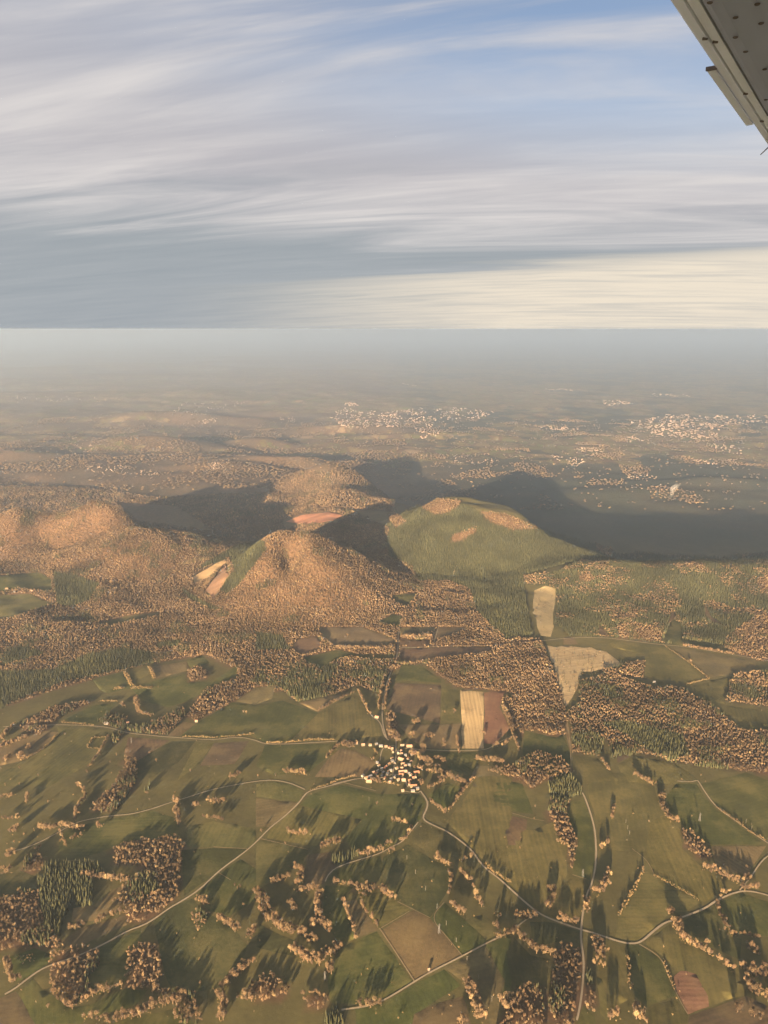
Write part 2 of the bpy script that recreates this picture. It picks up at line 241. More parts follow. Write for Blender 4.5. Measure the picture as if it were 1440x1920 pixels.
# ---- fields: (view, kind, outline)
G, O, T, B, Pk, St, Dk, Yl = 'green', 'olive', 'tan', 'brown', 'brick', 'straw', 'dark', 'yellow'
FIELDS = [
 (1, G, [(400, 330), (560, 300), (860, 240), (980, 280), (1010, 330), (1000, 390), (850, 395), (700, 410), (560, 480), (380, 520), (330, 470), (340, 380)]),
 (1, G, [(1030, 640), (1020, 460), (1200, 450), (1390, 455), (1230, 580), (1040, 720)]),
 (1, O, [(1060, 330), (1200, 300), (1440, 340), (1440, 415), (1395, 450), (1200, 445), (1050, 440)]),
 (1, G, [(1240, 590), (1350, 510), (1440, 570), (1440, 740), (1380, 780), (1290, 830), (1180, 800), (1090, 720), (1120, 690)]),
 (1, Dk, [(860, 865), (950, 795), (1080, 735), (1180, 820), (1340, 930), (1390, 1000), (1350, 1150), (1250, 1230), (1000, 1290), (940, 1200), (890, 1000)]),
 (1, G, [(560, 1010), (790, 905), (800, 980), (730, 1030), (710, 1180), (690, 1230), (510, 1290), (500, 1180), (560, 1100)]),
 (1, T, [(330, 980), (480, 890), (710, 830), (720, 880), (500, 980), (390, 1025)]),
 (1, T, [(410, 790), (530, 770), (640, 680), (740, 640), (700, 780), (540, 860), (400, 870)]),
 (1, O, [(190, 1180), (280, 1130), (300, 1230), (240, 1245)]),
 (1, G, [(100, 1270), (180, 1190), (250, 1250), (390, 1350), (520, 1330), (700, 1240), (830, 1250), (760, 1340), (500, 1400), (450, 1440), (200, 1440)]),
 (1, T, [(-300, 1330), (0, 1295), (90, 1255), (200, 1440), (200, 1560), (-300, 1560)]),
 (1, G, [(60, 1060), (200, 1010), (300, 1060), (260, 1110), (150, 1180), (90, 1200)]),
 (1, Dk, [(-300, 620), (0, 600), (120, 580), (200, 610), (200, 690), (0, 730), (-300, 760)]),
 (1, G, [(640, 1430), (990, 1350), (1100, 1440), (900, 1560), (640, 1560)]),
 (2, O, [(0, 90), (100, 75), (190, 90), (270, 130), (240, 190), (0, 160)]),
 (2, T, [(0, 168), (240, 198), (160, 270), (80, 330), (0, 330)]),
 (2, G, [(300, 150), (480, 95), (690, 145), (920, 148), (955, 190), (925, 285), (860, 360), (760, 440), (560, 480), (500, 400), (600, 290), (250, 210)]),
 (2, O, [(0, 420), (60, 400), (300, 460), (260, 540), (90, 640), (0, 690)]),
 (2, Yl, [(85, 335), (245, 214), (600, 293), (495, 398), (430, 400), (330, 440), (60, 395)]),
 (2, B, [(290, 490), (420, 470), (430, 530), (460, 550), (400, 610), (380, 650), (270, 660)]),
 (2, G, [(405, 630), (440, 575), (520, 550), (700, 495), (720, 560), (680, 640), (560, 640)]),
 (2, Dk, [(720, 500), (860, 430), (1000, 520), (1110, 570), (1080, 690), (980, 840), (880, 790), (800, 740), (700, 650), (690, 600)]),
 (2, O, [(930, 305), (1070, 365), (1215, 475), (1160, 520), (1100, 540), (1010, 500), (880, 420), (880, 360)]),
 (2, G, [(390, 660), (550, 670), (480, 740), (560, 960), (480, 1000), (430, 930), (370, 860)]),
 (2, T, [(490, 750), (560, 740), (690, 910), (560, 960)]),
 (2, O, [(560, 680), (650, 680), (700, 680), (790, 750), (880, 795), (690, 905), (590, 760)]),
 (2, T, [(700, 915), (880, 800), (980, 843), (1158, 1055), (890, 1195), (800, 1060)]),
 (2, G, [(985, 843), (1060, 760), (1170, 850), (1298, 975), (1162, 1050)]),
 (2, O, [(1172, 855), (1280, 830), (1400, 920), (1302, 972)]),
 (2, G, [(480, 1010), (680, 920), (880, 1200), (720, 1305), (600, 1330), (420, 1320), (400, 1200), (440, 1080)]),
 (2, Dk, [(20, 880), (190, 960), (330, 1010), (200, 1060), (0, 1010)]),
 (2, G, [(560, 1345), (720, 1325), (900, 1215), (1060, 1135), (1150, 1220), (890, 1390), (860, 1560), (560, 1560)]),
 (2, T, [(1060, 1125), (1290, 1005), (1400, 1200), (1330, 1560), (1250, 1400), (1160, 1200)]),
 (2, G, [(1300, 998), (1440, 930), (1440, 1250), (1380, 1280), (1400, 1200)]),
 (2, O, [(1260, 20), (1400, 40), (1440, 60), (1440, 340), (1560, 350), (1680, 300), (1680, 330), (1750, 420), (1750, 600), (1700, 680), (1640, 720), (1590, 805), (1440, 660), (1250, 490), (1070, 300), (1180, 160)]),
 (2, G, [(1300, 180), (1360, 60), (1500, 90), (1560, 260), (1440, 240)]),
 (2, G, [(970, 150), (1080, 80), (1160, 110), (1060, 240)]),
 (2, T, [(890, 1385), (1050, 1315), (1170, 1280), (1240, 1560), (870, 1560)]),
 (3, B, [(0, 270), (90, 290), (70, 400), (0, 460), (-60, 420)]),
 (3, G, [(330, 185), (402, 175), (445, 290), (462, 400), (465, 560), (440, 628), (340, 600), (370, 400), (310, 260)]),
 (3, O, [(340, 612), (438, 634), (408, 720), (380, 860), (250, 850), (190, 820), (240, 700)]),
 (3, O, [(420, 20), (640, 30), (800, 110), (840, 240), (770, 310), (745, 480), (560, 460), (550, 330), (485, 330), (430, 160)]),
 (3, Yl, [(770, 312), (860, 260), (940, 340), (960, 460), (1060, 550), (1200, 650), (1150, 720), (1080, 755), (800, 600), (750, 500)]),
 (3, Yl, [(760, 582), (1060, 752), (960, 825), (900, 800), (840, 870), (700, 978), (580, 955), (600, 830), (740, 585)]),
 (3, G, [(860, 170), (930, 82), (1036, 88), (1075, 150), (1145, 230), (1425, 430), (1120, 430), (1000, 370), (900, 250)]),
 (3, T, [(1120, 440), (1430, 440), (1350, 560), (1330, 600), (1150, 580)]),
 (3, G, [(1065, 90), (1320, 25), (1440, 70), (1700, 150), (1700, 520), (1440, 410), (1265, 290), (1155, 210)]),
 (3, G, [(1165, 755), (1280, 700), (1440, 755), (1700, 800), (1700, 980), (1440, 940), (1280, 940), (1200, 920)]),
 (3, Dk, [(970, 855), (1140, 765), (1190, 880), (1220, 950), (1290, 960), (1280, 1080), (1110, 1000), (980, 950)]),
 (3, O, [(740, 985), (890, 875), (950, 980), (1110, 1040), (1250, 1160), (1320, 1230), (1300, 1280), (1100, 1340), (1040, 1160), (920, 1140), (860, 1070)]),
 (3, Pk, [(910, 1170), (960, 1130), (1030, 1150), (1100, 1270), (1105, 1340), (990, 1385), (930, 1260)]),
 (3, G, [(645, 995), (715, 997), (830, 1070), (920, 1280), (760, 1340), (690, 1280)]),
 (3, O, [(560, 1000), (636, 1000), (660, 1300), (560, 1360), (480, 1180), (490, 1080)]),
 (3, O, [(760, 1350), (920, 1300), (990, 1388), (960, 1560), (740, 1560)]),
 (3, B, [(1000, 1392), (1180, 1330), (1320, 1285), (1440, 1340), (1600, 1420), (1600, 1560), (970, 1560)]),
 (3, Dk, [(0, 940), (100, 1050), (220, 1080), (220, 1200), (150, 1230), (60, 1210), (0, 1280), (-60, 1100)]),
 (3, Dk, [(100, 865), (240, 868), (378, 920), (378, 990), (300, 970), (120, 1000)]),
 (3, Yl, [(370, 1430), (400, 1330), (470, 1400), (480, 1560), (360, 1560)]),
 (3, Yl, [(480, 1180), (530, 1190), (540, 1440), (500, 1380)]),
 (4, O, [(-600, 180), (0, 170), (160, 160), (300, 220), (120, 280), (0, 310), (-600, 340)]),
 (4, G, [(-600, 60), (0, 60), (220, 40), (290, 80), (290, 150), (100, 130), (0, 150), (-600, 160)]),
 (4, G, [(520, 640), (690, 600), (740, 690), (600, 720), (560, 700)]),
 (4, O, [(710, 600), (830, 575), (850, 610), (740, 660)]), (4, T, [(850, 570), (1050, 540), (1070, 590), (870, 640)]),
 (4, G, [(1050, 535), (1140, 505), (1180, 550), (1070, 580)]),
 (4, G, [(860, 652), (1045, 610), (1050, 660), (1200, 650), (1340, 560), (1330, 620), (1080, 750), (950, 800), (800, 760), (740, 690)]),
 (4, G, [(350, 870), (520, 790), (660, 772), (570, 860), (540, 900)]),
 (4, O, [(320, 905), (440, 905), (620, 930), (560, 1030), (500, 1120), (280, 1240), (-200, 1240), (0, 1170), (210, 1060), (330, 940)]),
 (4, T, [(-300, 1040), (0, 990), (160, 960), (250, 930), (330, 940), (220, 1050), (120, 1100), (-300, 1200)]),
 (4, B, [(720, 965), (955, 985), (760, 1110), (700, 1060)]), (4, Dk, [(965, 990), (1100, 990), (1000, 1110), (800, 1220), (730, 1120)]),  # second field: the shade lying on it is put into its colour
 (4, O, [(1105, 1000), (1200, 1000), (1110, 1128), (1000, 1210)]), (4, B, [(1205, 1000), (1400, 990), (1320, 1118), (1125, 1128)]),
 (4, T, [(940, 960), (1030, 880), (1100, 890), (1010, 960)]),
 (4, G, [(1020, 960), (1100, 890), (1310, 770), (1440, 790), (1590, 760), (1790, 830), (1630, 990), (1480, 995), (1400, 945), (1190, 975)]),
 (4, T, [(1330, 765), (1440, 690), (1550, 680), (1530, 750), (1440, 785)]),
 (5, O, [(352, 832), (550, 728), (690, 882), (708, 958), (480, 983), (192, 990)]),
 (5, T, [(240, 772), (545, 712), (350, 825)]),
 (5, B, [(360, 350), (600, 350), (780, 420), (780, 450), (550, 460), (440, 460), (360, 390)]),
 (5, B, [(200, 470), (230, 420), (340, 400), (370, 430), (350, 480), (250, 510)]),
 (5, G, [(260, 520), (470, 475), (560, 500), (420, 550), (370, 580), (290, 550)]), (5, G, [(490, 503), (780, 503), (770, 530), (600, 530)]),
 (5, Dk, [(770, 170), (910, 155), (850, 240), (770, 200)]), (5, G, [(690, 320), (770, 275), (830, 290), (800, 350)]),  # first field: shadow painted in as a dark turf colour
 (5, T, [(810, 350), (1010, 350), (1000, 380), (810, 395)]), (5, B, [(1015, 350), (1180, 350), (1150, 380), (995, 430)]),
 (5, B, [(810, 420), (980, 420), (980, 456), (810, 461)]), (5, B, [(810, 470), (1320, 458), (1330, 490), (1000, 530), (880, 550), (810, 550)]),
 (5, G, [(780, 650), (820, 560), (920, 560), (1040, 640), (1040, 660), (880, 650)]),
 (5, B, [(780, 662), (1040, 672), (1036, 890), (730, 810)]), (5, O, [(1044, 690), (1140, 702), (1150, 880), (1040, 870)]),
 (5, St, [(1150, 702), (1280, 712), (1280, 1030), (1160, 1030)]), (5, Pk, [(1284, 715), (1400, 710), (1370, 800), (1430, 920), (1340, 1010), (1284, 1000)]),
 (5, T, [(800, 895), (1040, 895), (1150, 890), (1155, 1030), (960, 1030), (870, 980)]),
 (5, G, [(970, 1052), (1240, 1052), (1260, 1100), (1200, 1190), (1080, 1140), (1060, 1080)]),
 (5, T, [(1240, 1125), (1400, 1130), (1380, 1190), (1200, 1200)]),
 (5, T, [(470, 1030), (560, 1040), (680, 1110), (600, 1190), (330, 1190), (400, 1100)]),
 (5, G, [(50, 1012), (450, 1003), (390, 1090), (300, 1160), (100, 1180), (0, 1130)]),
 (6, St, [(120, 140), (180, 115), (240, 130), (250, 200), (240, 280), (210, 400), (150, 390), (120, 260)]),
 (6, St, [(190, 455), (440, 460), (560, 500), (620, 560), (500, 590), (390, 600), (340, 740), (310, 800), (250, 620), (200, 500)]),
 (6, B, [(290, 405), (350, 405), (370, 445), (290, 445)]),
 (6, O, [(550, 418), (855, 452), (1010, 570), (1095, 640), (970, 665), (750, 620), (750, 500), (640, 480), (560, 460)]),
 (6, T, [(880, 458), (960, 465), (1270, 525), (1370, 532), (1380, 600), (1250, 610), (1110, 635), (1000, 540)]),
 (6, O, [(1110, 650), (1250, 620), (1190, 690), (1200, 780), (1115, 765)]),
 (6, O, [(1000, 680), (1105, 660), (1160, 785), (1440, 820), (1800, 840), (1800, 920), (1440, 905), (1290, 930), (1180, 830)]),
 (6, G, [(850, 420), (900, 300), (950, 330), (960, 410), (860, 440)]), (6, G, [(900, 405), (980, 420), (1190, 450), (1130, 470), (900, 445)]),
 (6, B, [(865, 350), (905, 250), (920, 300), (890, 320)]), (6, B, [(490, 330), (550, 400), (490, 400)]), (6, B, [(1080, 210), (1120, 290), (1200, 340), (1130, 330), (1090, 290)]),
 (6, G, [(70, 930), (250, 970), (285, 950), (325, 1050), (335, 1250), (100, 1130), (60, 1060)]), (6, T, [(290, 880), (320, 890), (340, 1045), (325, 1045)]),
 (6, O, [(342, 1068), (480, 1085), (560, 1160), (620, 1210), (342, 1240)]), (6, O, [(592, 1120), (700, 1072), (900, 1112), (1000, 1170), (1080, 1230), (640, 1230)]),
 (6, B, [(590, 1080), (650, 1065), (660, 1080), (592, 1110)]),
]
TOP_WOODS = [
 (1, 'D', [(-500, 760), (0, 740), (100, 700), (210, 690), (250, 780), (330, 960), (370, 1020), (330, 1040), (200, 1000), (60, 1030), (-500, 1080)], 'the russet wood next to the dark conifer plantation'),
 (1, 'C', [(210, 620), (380, 600), (450, 640), (400, 760), (330, 950), (250, 900), (230, 780)], 'the dark conifer plantation beside the russet wood'),
 (1, 'C', [(385, 610), (520, 630), (522, 770), (430, 790), (400, 740)], 'the sunlit block of the conifer plantation'),
 (1, 'C', [(240, 595), (240, 545), (420, 532), (530, 542), (600, 590), (480, 605), (300, 610)], 'the straight conifer row along a meadow'),
 (1, 'D', [(640, 460), (700, 420), (850, 400), (1000, 390), (1040, 440), (1020, 560), (1010, 720), (960, 770), (860, 850), (780, 890), (710, 870), (700, 780), (630, 760), (700, 660), (760, 620), (840, 570), (740, 550), (640, 550)], 'the angular wood beside the pale lane'),
 (1, 'C', [(740, 650), (860, 630), (900, 690), (820, 730), (740, 700)], 'the evergreen heart of the angular wood'),
 (1, 'D', [(270, 1060), (400, 1020), (540, 1000), (560, 1100), (500, 1180), (510, 1280), (400, 1350), (290, 1230)], 'the russet spinney pointing into a green meadow'),
 (1, 'D', [(720, 1030), (780, 990), (880, 1000), (920, 1150), (900, 1250), (820, 1250), (720, 1250), (700, 1180)], 'the long spinney bordering the dark pasture'),
 (1, 'B', [(90, 1070), (150, 1040), (210, 1070), (200, 1105), (120, 1110)], 'the round thicket in a small meadow'),
 (1, 'D', [(120, 590), (150, 490), (240, 500), (250, 560), (200, 600)], 'the clump at the end of the conifer row'),
 (1, 'D', [(590, 250), (500, 250), (540, 190), (620, 120), (660, 60), (700, 0), (700, -60), (770, -40), (770, 80), (700, 180), (660, 240)], 'the slanting strip of wood in olive pasture'),
 (1, 'M', [(1060, 850), (1110, 800), (1170, 830), (1150, 880), (1120, 930), (1080, 880)], 'the clump round a pool in dark pasture'),
 (1, 'M', [(950, 1250), (1100, 1260), (1130, 1440), (980, 1440), (980, 1320)], 'the dark thicket beside the dark pasture'),
 (2, 'D', [(0, 1190), (90, 1170), (200, 1240), (170, 1290), (30, 1320), (-60, 1260)], 'the rounded grove south of the hedge loop'),
 (2, 'D', [(250, 1270), (300, 1250), (410, 1300), (380, 1370), (290, 1360)], 'the little grove by a green meadow'),
 (2, 'C', [(380, 1380), (470, 1340), (500, 1440), (380, 1480)], 'the conifer clump below the little grove'),
 (2, 'D', [(550, 660), (700, 650), (640, 720), (590, 740)], 'the triangular grove between two pastures'),
 (2, 'C', [(435, 540), (430, 500), (570, 470), (575, 500), (500, 530)], 'the conifer row edging the dark fallow'),
 (3, 'D', [(280, 990), (380, 1020), (410, 1080), (440, 1200), (480, 1320), (470, 1400), (380, 1330), (350, 1500), (240, 1500), (200, 1300), (230, 1180), (230, 1090)], 'the ragged wood below the road junction'),
 (3, 'C', [(400, 1130), (450, 1150), (450, 1220), (410, 1220)], 'the ragged wood below the road junction'),
 (3, 'D', [(0, 1290), (60, 1220), (140, 1230), (170, 1300), (200, 1500), (-100, 1500)], 'the ragged wood below the road junction'),
 (3, 'D', [(-150, 20), (0, -10), (130, -90), (270, -60), (330, 0), (330, 40), (200, 70), (110, 130), (60, 80), (0, 60)], 'the wood above the conifer copse'),
 (3, 'C', [(205, 90), (330, 50), (380, 110), (400, 150), (330, 170), (210, 160)], 'the square conifer copse by the straight lane'),
 (3, 'D', [(210, 180), (330, 180), (300, 230), (330, 330), (360, 400), (350, 540), (325, 600), (310, 460), (250, 420), (240, 340), (200, 250)], 'the winding belt of trees below the conifer copse'),
 (3, 'D', [(960, 350), (1000, 350), (1110, 470), (1130, 510), (1080, 520), (1000, 470), (960, 430)], 'the thick hedgerow between olive and tan fields'),
 (4, 'D', [(1050, 600), (1110, 570), (1170, 590), (1160, 640), (1070, 660)], 'the copse in a green field below the conifer belt'),
 (4, 'D', [(1440, 560), (1340, 640), (1150, 700), (1050, 850), (1100, 880), (1300, 780), (1440, 690)], 'the slanting grove above the lush green field'),
 (4, 'M', [(870, 880), (1030, 800), (1050, 850), (940, 960), (720, 950), (650, 900), (780, 910)], 'the grove round the farmstead'),
 (4, 'M', [(550, 880), (600, 830), (720, 850), (700, 930), (620, 910)], 'the grove round the farmstead'),
 (4, 'D', [(100, 900), (300, 800), (500, 760), (510, 780), (340, 850), (230, 960), (140, 940)], 'the slanting copse below the conifer belt'),
 (4, 'M', [(610, 960), (700, 940), (650, 1020)], 'the grove round the farmstead'),
 (5, 'D', [(1380, 740), (1440, 740), (1500, 900), (1440, 930), (1400, 870)], 'the russet wood beside the pale striped field'),
 (5, 'D', [(730, 830), (780, 830), (800, 960), (770, 985), (740, 960)], 'the grove at the head of the hamlet'),
]
# ---- hedgerows: (view, path, rows, size, where)
HEDGES = [
 (2, [(10, 690), (40, 760), (60, 830), (130, 890), (200, 920), (290, 940), (330, 990)], 3, .8, 'the hedge loop round the dark meadow'),
 (2, [(200, 1020), (280, 1070), (340, 1100), (380, 1060), (440, 1030), (480, 1010)], 3, .8, 'the thick hedge closing the small green paddock'),
 (2, [(90, 650), (150, 630), (190, 610)], 2, .75, 'the hedge below the dark fallow'), (2, [(200, 570), (250, 570), (260, 620), (230, 660)], 2, .8, 'the hedge below the dark fallow'),
 (2, [(220, 700), (290, 690), (360, 690), (350, 760), (350, 840), (370, 880), (430, 930)], 2, .8, 'the hooked hedge below the dark fallow'),
 (2, [(190, 760), (220, 810)], 2, .8, 'the hooked hedge below the dark fallow'), (2, [(300, 890), (370, 870)], 2, .8, 'the hooked hedge below the dark fallow'),
 (2, [(360, 450), (430, 430), (490, 410)], 2, .8, 'the row above the dark fallow'), (2, [(570, 490), (640, 480), (710, 460)], 2, .8, 'the row beside the curving track'),
 (2, [(720, 440), (770, 425)], 1, .7, 'the row beside the curving track'), (2, [(740, 480), (780, 465)], 1, .7, 'the row beside the curving track'), (2, [(815, 415), (850, 390), (880, 340)], 1, .7, 'the row beside the curving track'),
 (2, [(430, 650), (540, 660), (620, 680)], 1, .75, 'the straight hedge by the triangular grove'), (2, [(590, 760), (640, 840), (690, 900)], 1, .7, 'the slanting hedge below the triangular grove'),
 (2, [(700, 680), (740, 720), (790, 745)], 2, .8, 'the short hedge right by the triangular grove'), (2, [(490, 750), (520, 830), (545, 900), (565, 965)], 1, .65, 'the thin straight hedge beside a dark green paddock'),
 (2, [(1010, 510), (1050, 540), (1100, 555)], 2, .8, 'the short dense row above the dark pasture'), (2, [(1150, 530), (1220, 500)], 1, .75, 'the spur of trees meeting the winding road'),
 (2, [(1090, 590), (1095, 640), (1080, 720)], 1, .8, 'the hedge beside the dark pasture'), (2, [(1150, 590), (1190, 630), (1230, 680)], 1, .75, 'the hedge slanting toward the road junction'),
 (2, [(1230, 730), (1280, 790)], 1, .9, 'the hedge slanting toward the road junction'), (2, [(1340, 820), (1370, 850)], 1, .9, 'the hedge slanting toward the road junction'),
 (2, [(1100, 760), (1130, 800), (1160, 830)], 2, .8, 'the short hedge at a green field corner'), (2, [(1330, 880), (1370, 920)], 1, .8, 'the scrub along the straight lane'), (2, [(1350, 950), (1440, 930)], 2, .6, 'the scrub along the straight lane'),
 (2, [(1280, 540), (1340, 590), (1440, 650)], 1, .5, 'the low hedge along the winding road'), (2, [(980, 190), (1060, 260), (1100, 220), (1140, 170), (1190, 110), (1230, 50)], 1, .7, 'the hedge round the paddock below the hamlet'),
 (2, [(1030, 70), (1080, 50), (1140, 80), (1190, 100)], 2, .75, 'the hedge round the paddock below the hamlet'), (2, [(960, 120), (1060, 80)], 1, .7, 'the hedge round the paddock below the hamlet'),
 (2, [(170, 360), (230, 380), (310, 375)], 1, .8, 'the short row in olive pasture'), (2, [(760, 300), (850, 320)], 1, .7, 'the short row in the green meadow'), (2, [(150, 30), (220, 30), (290, 40)], 2, .8, 'the row by a lane west of the hamlet'),
 (2, [(310, 130), (360, 110), (420, 90), (470, 70), (560, 45)], 1, .45, 'the young avenue leading to the hamlet'), (2, [(580, 1320), (620, 1340), (710, 1330)], 2, .7, 'the short row ending the straight lane'),
 (2, [(410, 1110), (415, 1160)], 2, .8, 'the lone pair in a dark green meadow'), (2, [(1180, 1200), (1220, 1290), (1260, 1370), (1270, 1420)], 3, .8, 'the broad tree belt between tan fields'),
 (2, [(1380, 1300), (1430, 1360)], 3, .85, 'the ragged wood below the road junction'), (2, [(1140, 1430), (1180, 1420)], 2, .8, 'the broad tree belt between tan fields'),
 (1, [(1230, 850), (1280, 880), (1340, 920)], 2, .75, 'the short hedge above the dark pasture'), (1, [(1100, 730), (1170, 770)], 2, .7, 'the short hedge above the dark pasture'), (1, [(1400, 970), (1430, 900)], 2, .85, 'the hedge loop round the dark meadow'),
 (1, [(1250, 1240), (1290, 1200), (1370, 1130), (1420, 1090)], 2, .85, 'the hedge edging the dark pasture'), (1, [(1340, 1290), (1430, 1300)], 2, .8, 'the hedge edging the dark pasture'), (1, [(1230, 1240), (1260, 1330), (1240, 1430)], 2, .85, 'the hedge edging the dark pasture'),
 (1, [(600, 1430), (700, 1410), (820, 1380), (860, 1340), (980, 1320), (1050, 1290)], 2, .8, 'the hedge along the foot of a green meadow'), (1, [(460, 1420), (520, 1400), (600, 1430)], 1, .8, 'the hedge along the foot of a green meadow'), (1, [(850, 1250), (950, 1280)], 2, .8, 'the dark thicket beside the dark pasture'),
 (1, [(300, 1250), (400, 1350), (510, 1280), (600, 1260), (690, 1230)], 2, .75, 'the edge of the russet spinney'), (1, [(980, 180), (1000, 210), (990, 250), (1010, 320)], 2, .8, 'the tall clump astride the west lane'), (1, [(1080, 220), (1120, 210)], 2, .75, 'the tall clump astride the west lane'),
 (1, [(1170, 190), (1210, 200), (1270, 190)], 2, .85, 'the row by the west lane'), (1, [(1150, 280), (1260, 300)], 1, .7, 'the row by the west lane'), (1, [(1290, 60), (1350, 40)], 2, .7, 'the row by the west lane'),
 (1, [(460, 600), (560, 625), (640, 630), (740, 640)], 2, .7, 'the hedge between the conifer row and a tan field'), (1, [(530, 880), (600, 840), (700, 815)], 1, .75, 'the hedge between two tan fields'), (1, [(380, 910), (470, 890)], 2, .7, 'the hedge between two tan fields'),
 (1, [(40, 1080), (60, 1180), (100, 1210)], 2, .75, 'the hedge by the round thicket'), (1, [(430, 90), (470, 130), (480, 180), (430, 240), (420, 300)], 1, .75, 'the curved hedge in olive pasture'),
 (1, [(210, 340), (270, 350), (340, 330), (400, 340), (470, 345)], 2, .75, 'the clumped hedge by the farm track'), (1, [(540, 340), (570, 330)], 2, .7, 'the clumped hedge by the farm track'), (1, [(340, 360), (370, 450)], 1, .6, 'the clumped hedge by the farm track'), (1, [(400, 410), (460, 380)], 1, .65, 'the clumped hedge by the farm track'),
 (1, [(10, 170), (70, 165)], 2, .7, 'the scattered copses in olive pasture'), (1, [(150, 150), (155, 200)], 1, .65, 'the scattered copses in olive pasture'), (1, [(10, 290), (110, 285)], 1, .6, 'the scattered copses in olive pasture'), (1, [(60, 370), (110, 340)], 3, .75, 'the scattered copses in olive pasture'), (1, [(40, 490), (70, 500)], 3, .75, 'the scattered copses in olive pasture'), (1, [(20, 580), (60, 590)], 3, .75, 'the scattered copses in olive pasture'), (1, [(200, 470), (240, 440)], 1, .7, 'the clump at the end of the conifer row'),
 (3, [(10, 840), (60, 850), (140, 830)], 2, .75, 'the hedge at the road junction'), (3, [(0, 910), (40, 940), (80, 980), (120, 1020), (170, 1040), (240, 1040)], 2, .8, 'the hedge falling away from the road junction'), (3, [(255, 850), (320, 870), (370, 880)], 2, .75, 'the row beside the crossroads'),
 (3, [(200, 700), (240, 690), (220, 760), (200, 800)], 2, .85, 'the clump at the foot of the striped olive field'), (3, [(415, 740), (420, 780), (410, 820)], 2, .7, 'the row along the straight lane'),
 (3, [(440, 700), (500, 700), (520, 650), (550, 590)], 2, .75, 'the hedge right of the straight lane'), (3, [(490, 460), (540, 430), (540, 400)], 1, .75, 'the hedge right of the straight lane'), (3, [(560, 290), (575, 210)], 1, .7, 'the hedge right of the straight lane'),
 (3, [(600, 830), (640, 760), (680, 690), (720, 620), (740, 570)], 1, .45, 'the dark bushy ditch across yellow pasture'), (3, [(840, 150), (840, 220), (890, 290), (940, 310)], 2, .7, 'the thick hedgerow between olive and tan fields'),
 (3, [(1070, 560), (1140, 580), (1200, 620), (1280, 650), (1340, 620)], 2, .8, 'the tree belt dropping to the bend of the road'), (3, [(1290, 680), (1390, 680)], 2, .8, 'the tree belt dropping to the bend of the road'), (3, [(1165, 730), (1220, 700)], 1, .7, 'the tree belt dropping to the bend of the road'),
 (3, [(890, 810), (910, 825)], 3, .8, 'the clump at the roadside bend'), (3, [(930, 860), (950, 930), (980, 980), (1040, 1000), (1100, 1010)], 2, .75, 'the double hedge below the roadside bend'), (3, [(900, 870), (940, 950), (1000, 1000), (1110, 1050), (1180, 1090), (1250, 1150)], 1, .75, 'the double hedge below the roadside bend'),
 (3, [(1330, 1240), (1390, 1290)], 2, .8, 'the hedge by the brown field corner'), (3, [(1290, 1120), (1350, 1150), (1400, 1180), (1440, 1150)], 3, .85, 'the thick belt by the dark green meadow'), (3, [(1310, 1190), (1440, 1300), (1500, 1350)], 2, .8, 'the hedge by the brown field corner'),
 (3, [(1150, 750), (1180, 850), (1220, 940), (1290, 945), (1340, 950), (1400, 970)], 1, .7, 'the hedge between two dark green meadows'), (3, [(1330, 1000), (1380, 1060)], 2, .75, 'the thick belt by the dark green meadow'),
 (3, [(650, 1070), (655, 1130), (660, 1190), (670, 1250)], 1, .5, 'the dotted hedge south of the road'), (3, [(850, 1080), (880, 1160), (920, 1250)], 1, .3, 'the low hedge by the brick-red field'), (3, [(470, 970), (500, 1050), (490, 1120)], 3, .85, 'the clump between wood and road'),
 (3, [(540, 1390), (600, 1410)], 3, .8, 'the clump below the green strip'), (3, [(680, 1350), (740, 1400), (720, 1430)], 3, .85, 'the clump below the dotted hedge'), (3, [(1250, 1360), (1290, 1370)], 2, .8, 'the pair of tree clumps in the brown field'), (3, [(1355, 1395)], 2, .8, 'the pair of tree clumps in the brown field'),
 (3, [(680, 40), (740, 65), (800, 100)], 2, .7, 'the hedge above the striped olive field'), (3, [(1150, 220), (1260, 300), (1350, 370), (1430, 410)], 1, .4, 'the low hedge by the farm track'), (3, [(790, 600), (860, 640), (960, 690), (1050, 745)], 1, .3, 'the low hedge across yellow pasture'),
 (5, [(690, 810), (700, 720), (720, 640), (770, 580), (795, 540)], 1, .75, 'the avenue north of the hamlet'), (5, [(720, 820), (735, 720), (760, 640)], 1, .75, 'the avenue north of the hamlet'), (5, [(570, 700), (600, 760), (640, 840)], 1, .55, 'the hedge by the lush green field'), (5, [(350, 390), (390, 440)], 1, .7, 'the hedge between brown fields'),
 (5, [(350, 822), (440, 770), (550, 720)], 1, .55, 'the hedge by the lush green field'), (5, [(60, 1000), (170, 1000), (310, 985), (440, 985)], 1, .5, 'the hedge along the hamlet road'), (5, [(390, 1090), (430, 1050), (470, 1010)], 1, .6, 'the hedge at the hamlet edge'), (5, [(490, 1005), (560, 1015)], 3, .7, 'the hedge at the hamlet edge'),
 (5, [(880, 890), (920, 890)], 2, .8, 'the trees in the field north-east of the hamlet'), (5, [(950, 965), (1000, 970)], 3, .8, 'the trees in the field north-east of the hamlet'), (5, [(1130, 970), (1140, 1060)], 1, .8, 'the trees in the field north-east of the hamlet'), (5, [(1055, 1000), (1060, 1030)], 1, .8, 'the trees in the field north-east of the hamlet'), (5, [(1270, 950), (1290, 955)], 2, .7, 'the trees in the field north-east of the hamlet'), (5, [(1060, 830)], 1, .5, 'the trees in the field north-east of the hamlet'), (5, [(1115, 830)], 1, .6, 'the trees in the field north-east of the hamlet'),
